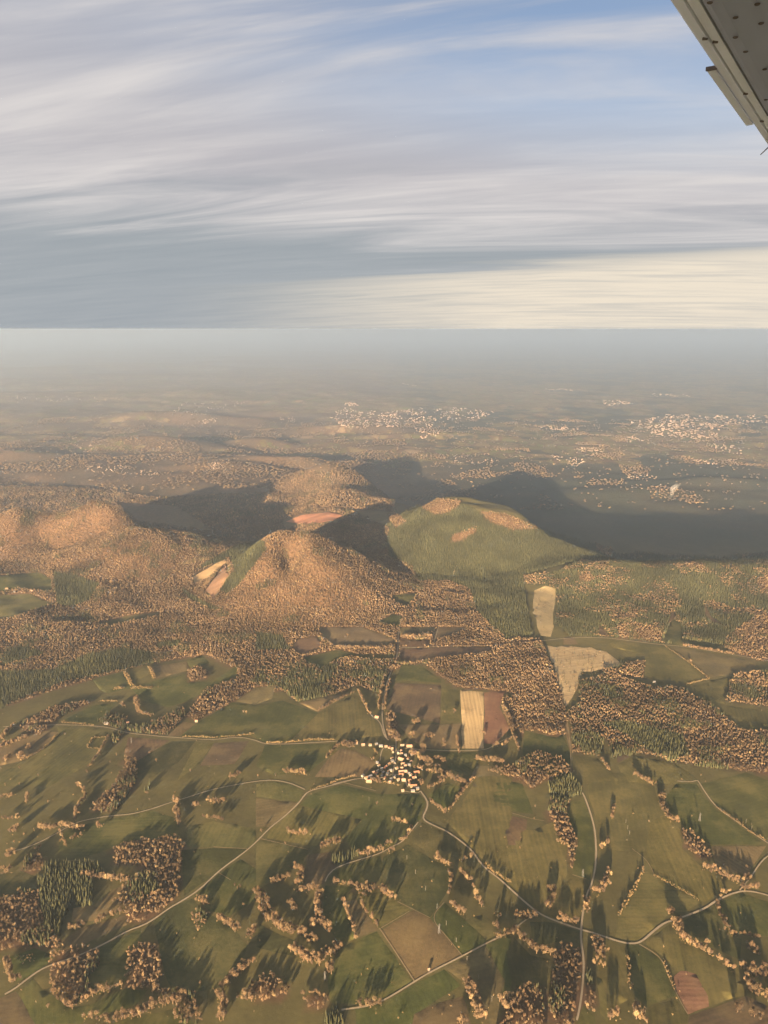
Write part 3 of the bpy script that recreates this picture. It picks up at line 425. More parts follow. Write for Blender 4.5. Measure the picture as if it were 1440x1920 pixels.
 (5, [(1240, 1095), (1390, 1110)], 3, .75, 'the dense row east of the hamlet'), (5, [(1330, 1020), (1390, 1020), (1440, 970)], 1, .7, 'the hedge on the lane east of the hamlet'), (5, [(1390, 800), (1430, 880), (1440, 930)], 2, .8, 'the russet wood beside the pale striped field'), (5, [(810, 405), (985, 405)], 2, .7, 'the hedge between brown fields'), (5, [(470, 470), (780, 475)], 2, .7, 'the hedge between brown fields'),
 (4, [(1030, 965), (1200, 972), (1340, 962), (1430, 950)], 1, .4, 'the hedge along the hamlet road'), (4, [(610, 960), (560, 1060), (500, 1140)], 1, .6, 'the sunken track hedge'), (4, [(490, 1025), (520, 972), (600, 968)], 1, .3, 'the square hedge round a paddock'), (4, [(490, 1028), (560, 1035)], 1, .3, 'the square hedge round a paddock'), (4, [(350, 885), (440, 895), (530, 905)], 1, .5, 'the farmstead lane hedge'),
 (4, [(700, 600), (740, 680)], 2, .5, 'the hedges below the conifer belt'), (4, [(840, 575), (870, 640)], 2, .5, 'the hedges below the conifer belt'), (4, [(560, 765), (660, 768)], 1, .5, 'the hedges below the conifer belt'), (4, [(0, 1030), (150, 970)], 2, .7, 'the western hedges'), (4, [(0, 990), (80, 900)], 2, .7, 'the western hedges'), (4, [(110, 1070), (130, 1100)], 3, .75, 'the western hedges'), (4, [(150, 1030), (180, 1030)], 3, .7, 'the western hedges'), (4, [(30, 1110), (50, 1075)], 2, .7, 'the western hedges'), (4, [(150, 1090), (240, 1040), (330, 950)], 1, .5, 'the western hedges'),
 (4, [(740, 690), (860, 690)], 3, .35, 'the hedges below the conifer belt'), (4, [(1280, 520), (1350, 600)], 1, .6, 'the hedges below the conifer belt'), (4, [(640, 700), (700, 690)], 2, .5, 'the hedges below the conifer belt'), (4, [(760, 750), (780, 830), (860, 850)], 2, .6, 'the grove round the farmstead'), (4, [(680, 780), (700, 800)], 2, .6, 'the grove round the farmstead'),
 (6, [(860, 455), (1000, 550), (1110, 640), (980, 670)], 1, .4, 'the hedge between olive fields'), (6, [(960, 455), (1080, 475), (1250, 505)], 2, .6, 'the roadside hedge below the evergreen ridge'), (6, [(1000, 545), (1010, 555)], 1, .9, 'the hedge between olive fields'), (6, [(500, 1090), (550, 1160)], 1, .6, 'the hedge below the broad mixed wood'), (6, [(0, 930), (40, 1050)], 1, .7, 'the russet wood beside the pale striped field'),
 (9, [(130, 230), (260, 250)], 3, .7, 'the hamlet gardens'), (9, [(470, 620), (570, 650)], 3, .7, 'the hamlet gardens'), (9, [(640, 60), (720, 110), (760, 190)], 3, .75, 'the grove at the head of the hamlet'), (9, [(900, 330), (960, 350), (1040, 310), (1050, 240)], 2, .75, 'the hamlet gardens'), (9, [(990, 400), (1080, 400), (1110, 450), (1180, 500)], 3, .8, 'the hamlet gardens'), (9, [(1150, 390), (1230, 390), (1280, 430)], 2, .75, 'the hamlet gardens'), (9, [(1080, 520), (1200, 540), (1310, 550)], 2, .7, 'the hamlet gardens'), (9, [(1000, 640), (1030, 680)], 2, .7, 'the hamlet gardens'), (9, [(880, 100), (930, 130)], 2, .7, 'the hamlet gardens'), (9, [(450, 380), (500, 400)], 2, .6, 'the hamlet gardens'), (9, [(600, 650), (780, 680)], 1, .45, 'the hamlet gardens'), (9, [(480, 260), (530, 330)], 1, .5, 'the hamlet gardens'), (9, [(930, 480), (1040, 500)], 2, .6, 'the hamlet gardens'),
]
LONE = [(1, 30, 100, .7), (1, 110, 95, .7), (1, 215, 45, .7), (1, 270, 195, .7), (1, 80, 420, .6), (1, 135, 380, .7), (1, 270, 1350, .95), (1, 1320, 665, .75), (1, 1335, 680, .7), (1, 1350, 672, .7), (1, 1370, 780, .8), (1, 1440, 740, .85), (1, 1125, 1220, .85),
        (2, 680, 207, .95), (2, 620, 268, .7), (2, 880, 215, .7), (2, 165, 430, .7), (2, 30, 360, .8), (2, 110, 45, .8), (2, 10, 50, .8), (2, 440, 85, .7), (4, 365, 955, .8), (4, 880, 1105, .9), (4, 110, 1145, .8), (4, 840, 1060, .7), (4, 1385, 835, 1.1), (4, 1370, 830, .9), (4, 655, 1070, .8), (4, 490, 1165, 1.), (4, 890, 690, .6),
        (3, 770, 305, .55), (3, 735, 570, .8), (3, 1265, 300, .8), (3, 540, 1030, .9), (3, 1190, 550, .6), (3, 1320, 570, .9), (3, 125, 290, .5), (3, 130, 220, .6), (3, 45, 455, .7), (3, 510, 1055, 1.1), (3, 955, 70, .5), (3, 845, 170, .9), (3, 1320, 990, .7), (4, 1070, 1160, .7), (4, 620, 1110, .6), (5, 660, 520, .9), (5, 515, 400, 1.0), (5, 500, 405, .9)]
# ---- roads and tracks: (view, path, half width, name, label)
ROADS = [
 (2, [(925, 130), (965, 185), (965, 225), (930, 290), (1000, 325), (1070, 355), (1150, 410), (1220, 470), (1250, 520), (1300, 575), (1370, 625), (1440, 690), (1500, 745), (1590, 820), (1680, 860), (1830, 912), (1920, 935), (2000, 965), (2080, 988), (2140, 990), (2180, 970), (2240, 915), (2300, 870), (2360, 855), (2440, 825), (2530, 790), (2590, 745), (2720, 690), (2830, 700), (3000, 760)], 3.6, 'road', 'pale winding road from the hamlet past the crossroads to the wooded bend'),
 (3, [(395, 140), (410, 165), (450, 280), (470, 370), (475, 520), (455, 640), (415, 720), (395, 840), (388, 912), (388, 980), (405, 1080), (400, 1200), (385, 1330), (360, 1440)], 3.2, 'road', 'straight pale lane running from the conifer copse down to the crossroads'),
 (2, [(560, 62), (440, 95), (300, 130), (275, 150), (240, 200), (160, 275), (80, 335), (0, 420), (-70, 480), (-210, 580), (-310, 680), (-400, 740), (-490, 790), (-570, 850), (-640, 890), (-720, 915), (-840, 985), (-1000, 1060), (-1190, 1120), (-1290, 1190), (-1350, 1240), (-1440, 1290)], 3.2, 'road', 'long pale lane slanting from the hamlet past the angular wood'),
 (2, [(480, 1362), (630, 1342), (720, 1310), (890, 1205), (960, 1160), (1160, 1060), (1300, 985), (1440, 920), (1520, 850), (1593, 820)], 2.8, 'lane', 'straight pale lane between green meadows meeting the winding road'),
 (2, [(890, 1200), (800, 1060), (700, 910), (690, 900)], 1.6, 'track', 'thin straight track between the tan field and a green meadow'),
 (2, [(390, 640), (400, 610), (440, 568), (500, 542), (600, 512), (700, 482), (760, 445), (820, 420), (870, 360), (920, 295)], 2.4, 'track', 'curving track beside the conifer row to the road fork'),
 (1, [(60, 475), (180, 440), (300, 380), (420, 310), (500, 290), (620, 270), (740, 262), (860, 230), (960, 195), (1060, 165), (1180, 125), (1300, 100), (1440, 75), (1540, 68), (1630, 85), (1700, 115), (1730, 130)], 2.6, 'lane', 'pale curving west lane joining the long slanting lane near the hamlet'),
 (5, [(745, 985), (720, 960), (700, 880), (650, 850), (620, 800), (590, 740), (565, 690)], 3., 'lane', 'pale lane climbing north past the lone white house'),
 (5, [(735, 975), (712, 900), (708, 800), (728, 690), (758, 600), (790, 540), (797, 470), (800, 420), (800, 340), (860, 240), (905, 160)], 3., 'road', 'tree-lined road running north from the hamlet toward the hills'),
 (5, [(797, 466), (980, 460), (1200, 450), (1320, 452), (1440, 440), (1560, 430), (1800, 405), (1980, 408), (2140, 430), (2290, 448), (2390, 455), (2520, 475), (2690, 505), (2900, 540)], 3., 'road', 'pale road crossing below the evergreen ridge'),
 (5, [(460, 990), (300, 1000), (150, 1008), (40, 1005), (0, 985), (-100, 965), (-250, 985), (-440, 970), (-520, 965), (-620, 955), (-720, 945), (-820, 915), (-900, 905), (-1020, 900), (-1120, 897), (-1440, 910)], 3., 'road', 'pale road running west from the hamlet past the farmstead grove'),
 (5, [(830, 1030), (960, 1040), (1140, 1045), (1300, 1040), (1340, 1010), (1440, 960)], 2.6, 'lane', 'pale lane running east from the hamlet'),
 (3, [(930, 75), (1030, 80), (1040, 60), (1080, 130), (1150, 225), (1260, 300), (1350, 365), (1440, 425), (1560, 500)], 2.6, 'track', 'pale farm track slanting between the striped green field and dark field'),
 (3, [(1280, 690), (1340, 620), (1360, 590), (1400, 530), (1440, 495), (1520, 450)], 2.4, 'track', 'short track climbing from the wooded bend'),
 (3, [(715, 993), (800, 1040), (850, 1090), (870, 1150), (910, 1240), (960, 1340), (990, 1388)], 1.5, 'track', 'thin track leading down to the brick-red field'),
 (9, [(740, 60), (735, 200), (735, 300), (735, 370), (715, 440), (700, 560), (690, 640)], 2.8, 'road', 'main street through the hamlet'),
 (9, [(990, 720), (900, 690), (850, 700), (850, 600), (720, 540), (600, 590), (300, 600), (120, 640), (0, 670)], 2.6, 'road', 'cross street through the hamlet'),
 (9, [(555, 400), (570, 290), (610, 240), (735, 230)], 2.2, 'lane', 'back lane of the hamlet'),
 (9, [(810, 740), (990, 770), (1010, 740)], 2., 'lane', 'lane below the last houses of the hamlet'),
 (9, [(120, 640), (320, 690), (545, 750)], 1.6, 'track', 'thin track edging the meadow below the hamlet'),
 (2, [(980, 845), (880, 795), (790, 750)], 1.1, 'track', None), (2, [(1160, 1058), (1080, 960), (980, 845), (1060, 755)], 1.1, 'track', None), (2, [(690, 910), (880, 797)], 1.1, 'track', None),
 (3, [(0, 255), (125, 292), (200, 300)], 1.2, 'track', None), (2, [(30, 400), (160, 430), (300, 462)], 1.3, 'track', None), (1, [(1230, 590), (1310, 640)], 1.1, 'track', None), (3, [(675, 455), (760, 520), (800, 600)], 1.1, 'track', None), (3, [(340, 602), (440, 632)], 1.4, 'track', None), (1, [(1200, 445), (1400, 457)], 1.1, 'track', None), (1, [(380, 525), (460, 520), (540, 518)], 1.6, 'track', None),
 (6, [(330, 1200), (332, 1060), (315, 900), (300, 830)], 1.6, 'track', None), (5, [(430, 470), (540, 500)], 1.6, 'track', None), (5, [(1000, 440), (1040, 300), (1075, 200), (1100, 130), (1110, 40), (1130, 0)], 2., 'track', 'straight track climbing through the russet wood to the plantation'),
]

# ------------------------------------------------------------------ object helpers
def tag(o, label, cat=None, group=None, kind=None):
    o['label'] = label
    if cat: o['category'] = cat
    if group: o['group'] = group
    if kind: o['kind'] = kind
    return o
def mesh_obj(name, verts, faces, mat, parent=None, smooth=False, link=True):
    me = bpy.data.meshes.new(name); me.from_pydata([tuple(v) for v in verts], [], [tuple(f) for f in faces])
    for m in (mat if isinstance(mat, (list, tuple)) else [mat]): me.materials.append(m)
    if smooth: me.polygons.foreach_set('use_smooth', [True]*len(me.polygons))
    me.update()
    o = bpy.data.objects.new(name, me)
    if link: COL.objects.link(o)
    if parent: o.parent = parent
    return o
def np_mesh(name, V_, F_):
    """fast mesh from arrays; F_ is (n,3) or (n,4)"""
    me = bpy.data.meshes.new(name); n, k = F_.shape
    me.vertices.add(len(V_)); me.vertices.foreach_set('co', np.asarray(V_, np.float32).ravel())
    me.loops.add(n*k); me.loops.foreach_set('vertex_index', F_.astype(np.int32).ravel())
    me.polygons.add(n); me.polygons.foreach_set('loop_start', (np.arange(n)*k).astype(np.int32))
    me.update(calc_edges=True); me.validate(); return me
def place(me, name, parent=None, loc=(0, 0, 0), rz=0., sc=(1, 1, 1)):
    o = bpy.data.objects.new(name, me); COL.objects.link(o)
    o.location = loc; o.rotation_euler = (0, 0, rz); o.scale = sc
    if parent: o.parent = parent
    return o
def empty(name, loc, rz=0., sc=1.):
    o = bpy.data.objects.new(name, None); COL.objects.link(o); o.empty_display_size = 1
    o.location = loc; o.rotation_euler = (0, 0, rz); o.scale = (sc, sc, sc) if not isinstance(sc, tuple) else sc
    return o
def box(x0, x1, y0, y1, z0, z1):
    v = [(x, y, z) for z in (z0, z1) for x, y in ((x0, y0), (x1, y0), (x1, y1), (x0, y1))]
    return v, [(3, 2, 1, 0), (4, 5, 6, 7), (0, 1, 5, 4), (1, 2, 6, 5), (2, 3, 7, 6), (3, 0, 4, 7)]
class MB:
    def __init__(s): s.v, s.f = [], []
    def add(s, v, f): n = len(s.v); s.v += [tuple(q) for q in v]; s.f += [tuple(i+n for i in q) for q in f]; return s
    def box(s, *a): return s.add(*box(*a))
    def bar(s, a, b, r0, r1=None, n=5):
        a, b = Vector(a), Vector(b); r1 = r0 if r1 is None else r1
        d = (b-a).normalized(); t = d.orthogonal().normalized(); w = d.cross(t)
        v = [p + (t*math.cos(q) + w*math.sin(q))*r for p, r in ((a, r0), (b, r1)) for q in (2*math.pi*i/n for i in range(n))]
        f = [(i, (i+1) % n, n+(i+1) % n, n+i) for i in range(n)] + [tuple(reversed(range(n))), tuple(range(n, 2*n))]
        return s.add(v, f)
    def obj(s, name, mat, parent=None, **k): return mesh_obj(name, s.v, s.f, mat, parent, **k)
    def mesh(s, name, mat):
        me = bpy.data.meshes.new(name); me.from_pydata(s.v, [], s.f); me.materials.append(mat); me.update(); return me

# ------------------------------------------------------------------ materials
MATS = {}
def material(name, build, rough=.9):
    m = bpy.data.materials.new(name); m.use_nodes = True
    n = NT(m.node_tree); b = n.n['Principled BSDF']; b.inputs['Roughness'].default_value = rough; b.inputs['Specular IOR Level'].default_value = .2
    build(n, b); MATS[name] = m; return m
def plain(name, col, rough=.85, var=.25, scale=.5):
    def f(n, b):
        g = n.n.new('ShaderNodeNewGeometry')
        q = n.noise(g.outputs['Position'], scale, 4)
        n.put(b.inputs['Base Color'], n.mix(q, [c*(1-var) for c in col], [c*(1+var) for c in col]))
    return material(name, f, rough)
def foliage(name, stops, spread=.35):
    def f(n, b):
        oi = n.n.new('ShaderNodeObjectInfo'); g = n.n.new('ShaderNodeNewGeometry')
        c = n.ramp(oi.outputs['Random'], stops)
        big = n.noise(g.outputs['Position'], .012, 3)
        sm = n.noise(g.outputs['Position'], .6, 2)
        zone = n.step(n.noise(g.outputs['Position'], .0042, 4, .6), .32, .66, .62, 1.22)
        c = n.mix(1., c, n.comb(zone, zone, zone), 'MULTIPLY')
        c = n.mix(1., c, n.mix(big, (1-spread,)*3, (1+spread,)*3), 'MULTIPLY')
        c = n.mix(1., c, n.mix(sm, (.7,)*3, (1.3,)*3), 'MULTIPLY')
        n.put(b.inputs['Base Color'], c)
    return material(name, f, 1.)
M_D = foliage('bare_twigs', [(0, (.070, .046, .030)), (.3, (.118, .080, .047)), (.62, (.175, .118, .065)), (.85, (.145, .090, .052)), (1, (.255, .182, .095))], .5)
M_B = foliage('hedge_twigs', [(0, (.17, .112, .056)), (.5, (.215, .150, .070)), (1, (.14, .093, .05))])
M_C = foliage('spruce_needles', [(0, (.030, .032, .016)), (.5, (.045, .046, .021)), (1, (.070, .066, .029))], .3)
M_BARK = plain('bark', (.16, .105, .065), .95)

FIELD_COL = {G: (.050, .054, .013), O: (.080, .070, .022), T: (.115, .085, .040), B: (.102, .067, .039), Pk: (.155, .078, .048), St: (.34, .255, .135), Dk: (.038, .038, .012), Yl: (.096, .083, .024)}
def field_mat(n, b):
    oi = n.n.new('ShaderNodeObjectInfo'); g = n.n.new('ShaderNodeNewGeometry')
    at = n.n.new('ShaderNodeAttribute'); at.attribute_type = 'OBJECT'; at.attribute_name = 'row_angle'
    st = n.n.new('ShaderNodeAttribute'); st.attribute_type = 'OBJECT'; st.attribute_name = 'row_strength'
    ps = g.outputs['Position']; x, y, z = n.sep(ps)
    ca, sa = n.math('COSINE', at.outputs['Fac']), n.math('SINE', at.outputs['Fac'])
    along = n.math('ADD', n.math('MULTIPLY', x, ca), n.math('MULTIPLY', y, sa))
    across = n.math('SUBTRACT', n.math('MULTIPLY', y, ca), n.math('MULTIPLY', x, sa))
    rows = n.noise(n.comb(n.math('MULTIPLY', along, .004), n.math('MULTIPLY', across, .085), 0.), 1., 5, .7)
    patch = n.noise(ps, .009, 6, .62)
    fine_ = n.noise(ps, .11, 5, .7)
    wave = n.math('SINE', n.math('MULTIPLY', across, .48))
    v = n.math('ADD', n.math('MULTIPLY', n.math('SUBTRACT', rows, .5), n.math('MULTIPLY', st.outputs['Fac'], 1.5)), n.math('MULTIPLY', n.math('SUBTRACT', patch, .5), 1.5))
    v = n.math('ADD', v, n.math('MULTIPLY', n.math('SUBTRACT', fine_, .5), .7))
    v = n.math('ADD', v, n.math('MULTIPLY', wave, n.math('MULTIPLY', st.outputs['Fac'], .09)))
    v = n.math('ADD', v, 1.)
    c = n.mix(1., oi.outputs['Color'], n.comb(v, v, v), 'MULTIPLY')
    dry = n.step(n.math('ADD', patch, n.math('MULTIPLY', fine_, .3)), .58, .82, 0., .55)
    n.put(b.inputs['Base Color'], n.mix(dry, c, n.mix(.5, c, (.19, .14, .055))))
    bp = n.n.new('ShaderNodeBump'); bp.inputs['Strength'].default_value = .5; bp.inputs['Distance'].default_value = 1.2
    n.l.new(n.math('ADD', n.math('MULTIPLY', fine_, .7), n.math('MULTIPLY', rows, .5)), bp.inputs['Height']); n.l.new(bp.outputs[0], b.inputs['Normal'])
M_FIELD = material('field_turf', field_mat, 1.)
M_ROAD = plain('pale_road', (.30, .24, .165), .9, .2, .05)
M_TRACK = plain('dirt_track', (.22, .165, .095), .95, .3, .08)

def ground_mat(n, b):
    ps = n.n.new('ShaderNodeNewGeometry').outputs['Position']
    at = n.n.new('ShaderNodeAttribute'); at.attribute_name = 'cover'
    fa = n.n.new('ShaderNodeAttribute'); fa.attribute_name = 'far'
    ru = n.n.new('ShaderNodeAttribute'); ru.attribute_name = 'wooded'
    patch = n.noise(ps, .008, 6, .62); fine_ = n.noise(ps, .07, 5, .7)
    k = n.math('ADD', n.math('MULTIPLY', patch, 1.3), n.math('MULTIPLY', fine_, .7))
    near = n.mix(1., at.outputs['Color'], n.comb(k, k, k), 'MULTIPLY')
    # distant country: a patchwork of fields, woods and hedges
    wob = n.vmath('ADD', ps, n.vmath('MULTIPLY', n.noise(ps, .0022, 3, .6, 0., 1), (260, 260, 0)))
    flat = n.vmath('MULTIPLY', wob, (1, .62, 0))
    vo = n.n.new('ShaderNodeTexVoronoi'); vo.inputs['Scale'].default_value = .0052; vo.inputs['Randomness'].default_value = 1.; n.l.new(flat, vo.inputs['Vector'])
    cr, cg, cb = n.sep(vo.outputs['Color'])
    vd = n.n.new('ShaderNodeTexVoronoi'); vd.feature = 'DISTANCE_TO_EDGE'; vd.inputs['Scale'].default_value = .0052; n.l.new(flat, vd.inputs['Vector'])
    fc = n.ramp(cr, [(0, (.10, .105, .03)), (.3, (.14, .115, .04)), (.55, (.20, .145, .07)), (.8, (.115, .11, .04)), (1, (.25, .17, .095))])
    fc = n.mix(n.step(vd.outputs['Distance'], .10, .03), fc, (.11, .062, .034))
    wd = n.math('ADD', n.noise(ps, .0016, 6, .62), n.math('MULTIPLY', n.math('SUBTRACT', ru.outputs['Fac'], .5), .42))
    east = n.step(n.sep(ps)[0], -300., 1200., .0, .45)  # eastern woods darker: evergreens, plus shade over the plain put into their colour
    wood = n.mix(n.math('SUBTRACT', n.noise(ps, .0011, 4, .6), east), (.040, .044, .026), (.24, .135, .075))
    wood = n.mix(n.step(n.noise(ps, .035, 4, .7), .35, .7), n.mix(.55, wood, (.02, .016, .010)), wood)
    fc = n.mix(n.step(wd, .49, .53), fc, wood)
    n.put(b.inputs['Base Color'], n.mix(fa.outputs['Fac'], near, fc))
    bp = n.n.new('ShaderNodeBump'); bp.inputs['Strength'].default_value = .8; bp.inputs['Distance'].default_value = 6.
    n.l.new(n.math('MULTIPLY', n.noise(ps, .03, 5, .7), n.math('ADD', .2, fa.outputs['Fac'])), bp.inputs['Height']); n.l.new(bp.outputs[0], b.inputs['Normal'])
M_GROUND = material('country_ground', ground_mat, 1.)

# ------------------------------------------------------------------ land cover read off the photograph
MW, MH, MO = 2240, 1520, 400            # map covers x -400..1840, y 800..2320
KIND = {'': 0, 'D': 1, 'C': 2, 'M': 3, 'K': 4, 'B': 5, 'F': 0}
cov_map = np.zeros((MH, MW), np.int16); wood_names = ['']
def fill(poly):
    p = np.array(poly, float); p[:, 0] += MO; p[:, 1] -= 800
    x0, x1 = int(max(0, p[:, 0].min())), int(min(MW, p[:, 0].max()+2)); y0, y1 = int(max(0, p[:, 1].min())), int(min(MH, p[:, 1].max()+2))
    if x1 <= x0 or y1 <= y0: return None
    X, Y = np.meshgrid(np.arange(x0, x1)+.5, np.arange(y0, y1)+.5)
    ins = np.zeros(X.shape, bool)
    for (ax, ay), (bx, by) in zip(p, np.roll(p, -1, 0)):
        c = (ay > Y) != (by > Y)
        ins ^= c & (X < (bx-ax)*(Y-ay)/((by-ay) or 1e-9)+ax)
    return (slice(y0, y1), slice(x0, x1)), ins
kind_of = [0]; 
def paint_woods(lst):
    for view, kd, poly, where in lst:
        r = fill(Z(view, poly))
        if r is None: continue
        wood_names.append(where); kind_of.append(KIND[kd])
        cov_map[r[0]][r[1]] = len(wood_names)-1
paint_woods(BASE_WOODS)
for view, kd, poly in FIELDS + [(7, 'brown', [(1060, 230), (1130, 210), (1230, 200), (1290, 215), (1260, 240), (1140, 250), (1070, 265)]),     # red quarry floor
                                (4, 'brown', [(540, 330), (720, 285), (900, 262), (900, 285), (720, 320), (640, 342)]),
                                (7, 'straw', [(720, 445), (840, 375), (850, 385), (780, 450), (730, 470)]), (7, 'brick', [(765, 500), (850, 385), (860, 440), (800, 530)])]:
    r = fill(Z(view, poly))
    if r: cov_map[r[0]][r[1]] = 0
paint_woods(TOP_WOODS)
kind_of = np.array(kind_of)
def cover_at(x, y, z):
    px, py = project(x, y, z)
    i = np.clip((py-800).astype(int), 0, MH-1); j = np.clip((px+MO).astype(int), 0, MW-1)
    c = cov_map[i, j].copy(); c[(py < 800)] = 0
    return c, px, py

# ------------------------------------------------------------------ ground: one sheet to the horizon
def axis(parts):
    out = [parts[0][0]]
    for a, b, s0, s1 in parts:
        t, s = a, s0
        while t < b-1e-6:
            f = (t-a)/(b-a); t += s0*(s1/s0)**f; out.append(min(t, b))
    return np.unique(np.round(out, 3))
ax_p = axis([(0, 2600, 22, 26), (2600, 9000, 26, 260), (9000, 150000, 260, 9000)])
ax = np.concatenate([-ax_p[:0:-1], ax_p])
ay = axis([(-14000, 800, 2500, 60), (800, 5600, 20, 24), (5600, 14000, 24, 110), (14000, 160000, 110, 6000)])
GX, GY = np.meshgrid(ax, ay); GZ = height(GX, GY)
nx, ny = len(ax), len(ay)
idx = np.arange(nx*ny).reshape(ny, nx)
quads = np.stack([idx[:-1, :-1], idx[:-1, 1:], idx[1:, 1:], idx[1:, :-1]], -1).reshape(-1, 4)
me = np_mesh('ground', np.stack([GX.ravel(), GY.ravel(), GZ.ravel()], 1), quads)
me.polygons.foreach_set('use_smooth', np.ones(len(quads), bool))
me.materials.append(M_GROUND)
gx, gy, gz = GX.ravel(), GY.ravel(), GZ.ravel()
cv, gpx, gpy = cover_at(gx, np.maximum(gy, 300), gz)
cv[gy < 300] = 0
kd = kind_of[cv]
base = np.empty((len(gx), 4), np.float32); base[:, 3] = 1
base[:, :3] = (.080, .068, .024)
base[(kd == 1), :3] = (.10, .058, .032); base[(kd == 5), :3] = (.10, .058, .032)
base[(kd == 2) | (kd == 4), :3] = (.035, .035, .016); base[kd == 3, :3] = (.06, .045, .022)
strip = (gy > 5200) & (kd == 0); base[strip, :3] = (.13, .10, .045)
a = me.attributes.new('cover', 'FLOAT_COLOR', 'POINT'); a.data.foreach_set('color', base.ravel())
far = sstep(gy, 5300, 6600)*np.where((kd > 0) & (gy < 6400), .35, 1)
a = me.attributes.new('far', 'FLOAT', 'POINT'); a.data.foreach_set('value', far.astype(np.float32))
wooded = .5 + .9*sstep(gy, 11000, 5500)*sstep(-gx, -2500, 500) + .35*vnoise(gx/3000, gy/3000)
wooded += .6*sstep(gx, 100, 900)*(1-sstep(gy, 8200, 11500)) + .8*(np.exp(-((gx+535)/560)**2-((gy-7600)/480)**2) + np.exp(-((gx+1000)/1500)**2-((gy-9350)/420)**2))  # first term: more dark woods eastward, standing in for shade on the plain
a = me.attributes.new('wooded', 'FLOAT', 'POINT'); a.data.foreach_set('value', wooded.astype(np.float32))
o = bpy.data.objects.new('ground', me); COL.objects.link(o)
tag(o, 'rolling olive and russet countryside reaching the hazy horizon', 'ground', kind='structure')

# ------------------------------------------------------------------ fields draped on the ground
def densify(pts, step):
    out = []
    for (x0, y0), (x1, y1) in zip(pts, pts[1:]+pts[:1]):
        n = max(1, int(math.hypot(x1-x0, y1-y0)/step))
        out += [(x0+(x1-x0)*i/n, y0+(y1-y0)*i/n) for i in range(n)]
    return out
def inside(P_, X, Y):
    ins = np.zeros(len(X), bool)
    for (ax_, ay_), (bx, by) in zip(P_, np.roll(P_, -1, 0)):
        c = (ay_ > Y) != (by > Y); ins ^= c & (X < (bx-ax_)*(Y-ay_)/((by-ay_) or 1e-9)+ax_)
    return ins
FWORD = {G: 'green meadow', O: 'olive pasture', T: 'tan grass field', B: 'brown fallow field', Pk: 'reddish ploughed field', St: 'pale straw-coloured field', Dk: 'dark green pasture', Yl: 'yellowish pasture'}
def drape(name, poly_px, lift, mat, res=20., rag=3.5):
    w = ground_at(densify(poly_px, 14))[:, :2]
    jit = np.stack([vnoise(w[:, 0]/28, w[:, 1]/28), vnoise(w[:, 0]/28+50, w[:, 1]/28+9)], 1)*rag
    w = w + jit
    x0, y0 = w.min(0); x1, y1 = w.max(0)
    g = np.stack(np.meshgrid(np.arange(x0, x1, res), np.arange(y0, y1, res)), -1).reshape(-1, 2)
    g = g[inside(w, g[:, 0], g[:, 1])] if len(g) else g
    pts = [Vector(q) for q in w] + [Vector(q) for q in g]; n = len(w)
    vs, es, fs, *_ = delaunay_2d_cdt(pts, [(i, (i+1) % n) for i in range(n)], [], 1, 1e-4)
    A = np.array([(q.x, q.y) for q in vs]); z_ = height(A[:, 0], A[:, 1])+lift; z_[:n] += .10-lift                  # the rim lies down on the ground
    F_ = np.array([f for f in fs], int)
    cen = A[F_].mean(1); F_ = F_[inside(w, cen[:, 0], cen[:, 1])]
    c0 = A.mean(0)
    me_ = np_mesh(name, np.stack([A[:, 0]-c0[0], A[:, 1]-c0[1], z_], 1), F_)
    me_.polygons.foreach_set('use_smooth', np.ones(len(F_), bool)); me_.materials.append(mat)
    o_ = bpy.data.objects.new(name, me_); COL.objects.link(o_); o_.location = (c0[0], c0[1], 0)
    return o_
for k_, (view, kd_, poly) in enumerate(FIELDS):
    o = drape('field', Z(view, poly), .42+.004*k_, M_FIELD, rag=22. if kd_ == St and view == 6 else 4.)
    c = np.array(FIELD_COL[kd_])*(rng.uniform(.82, 1.2))*rng.uniform(.94, 1.06, 3)
    o.color = (*c, 1)
    o['row_angle'] = float(rng.choice([1.75, 1.35, .2, 1.6, 2.0]) + rng.normal(0, .1)); o['row_strength'] = float(rng.choice([.25, .5, .9]))
    if kd_ == St and k_ < 95: o['row_angle'], o['row_strength'] = 1.55, 1.3
    tag(o, FWORD[kd_] + ' in the patchwork round the hamlet', 'field', FWORD[kd_]+'s', 'structure')
# the quarry floor and bare scree
for poly, c, nm, lb in [([(1075, 235), (1130, 212), (1230, 200), (1285, 212), (1250, 232), (1140, 248)], (.36, .16, .095), 'quarry_floor', 'red cinder floor of the quarry behind the brown hill'),
                        ([(720, 445), (840, 378), (850, 388), (785, 450), (735, 468)], (.40, .27, .14), 'scree', 'pale bare scree on the flank of the brown hill'),
                        ([(765, 500), (845, 395), (860, 440), (800, 530)], (.20, .115, .07), 'scree', 'reddish bare slope in the gully of the brown hill'),
                        ([(660, 392), (740, 370), (800, 362), (800, 372), (690, 398)], (.2, .16, .08), 'clearing', 'striped clearing in the dim forest behind the hills')]:
    o = drape(nm, Z(7, poly), 1.2, M_FIELD, 20., 14.); o.color = (*c, 1); o['row_angle'] = .3; o['row_strength'] = .6
    tag(o, lb, nm.replace('_', ' '), kind='structure')

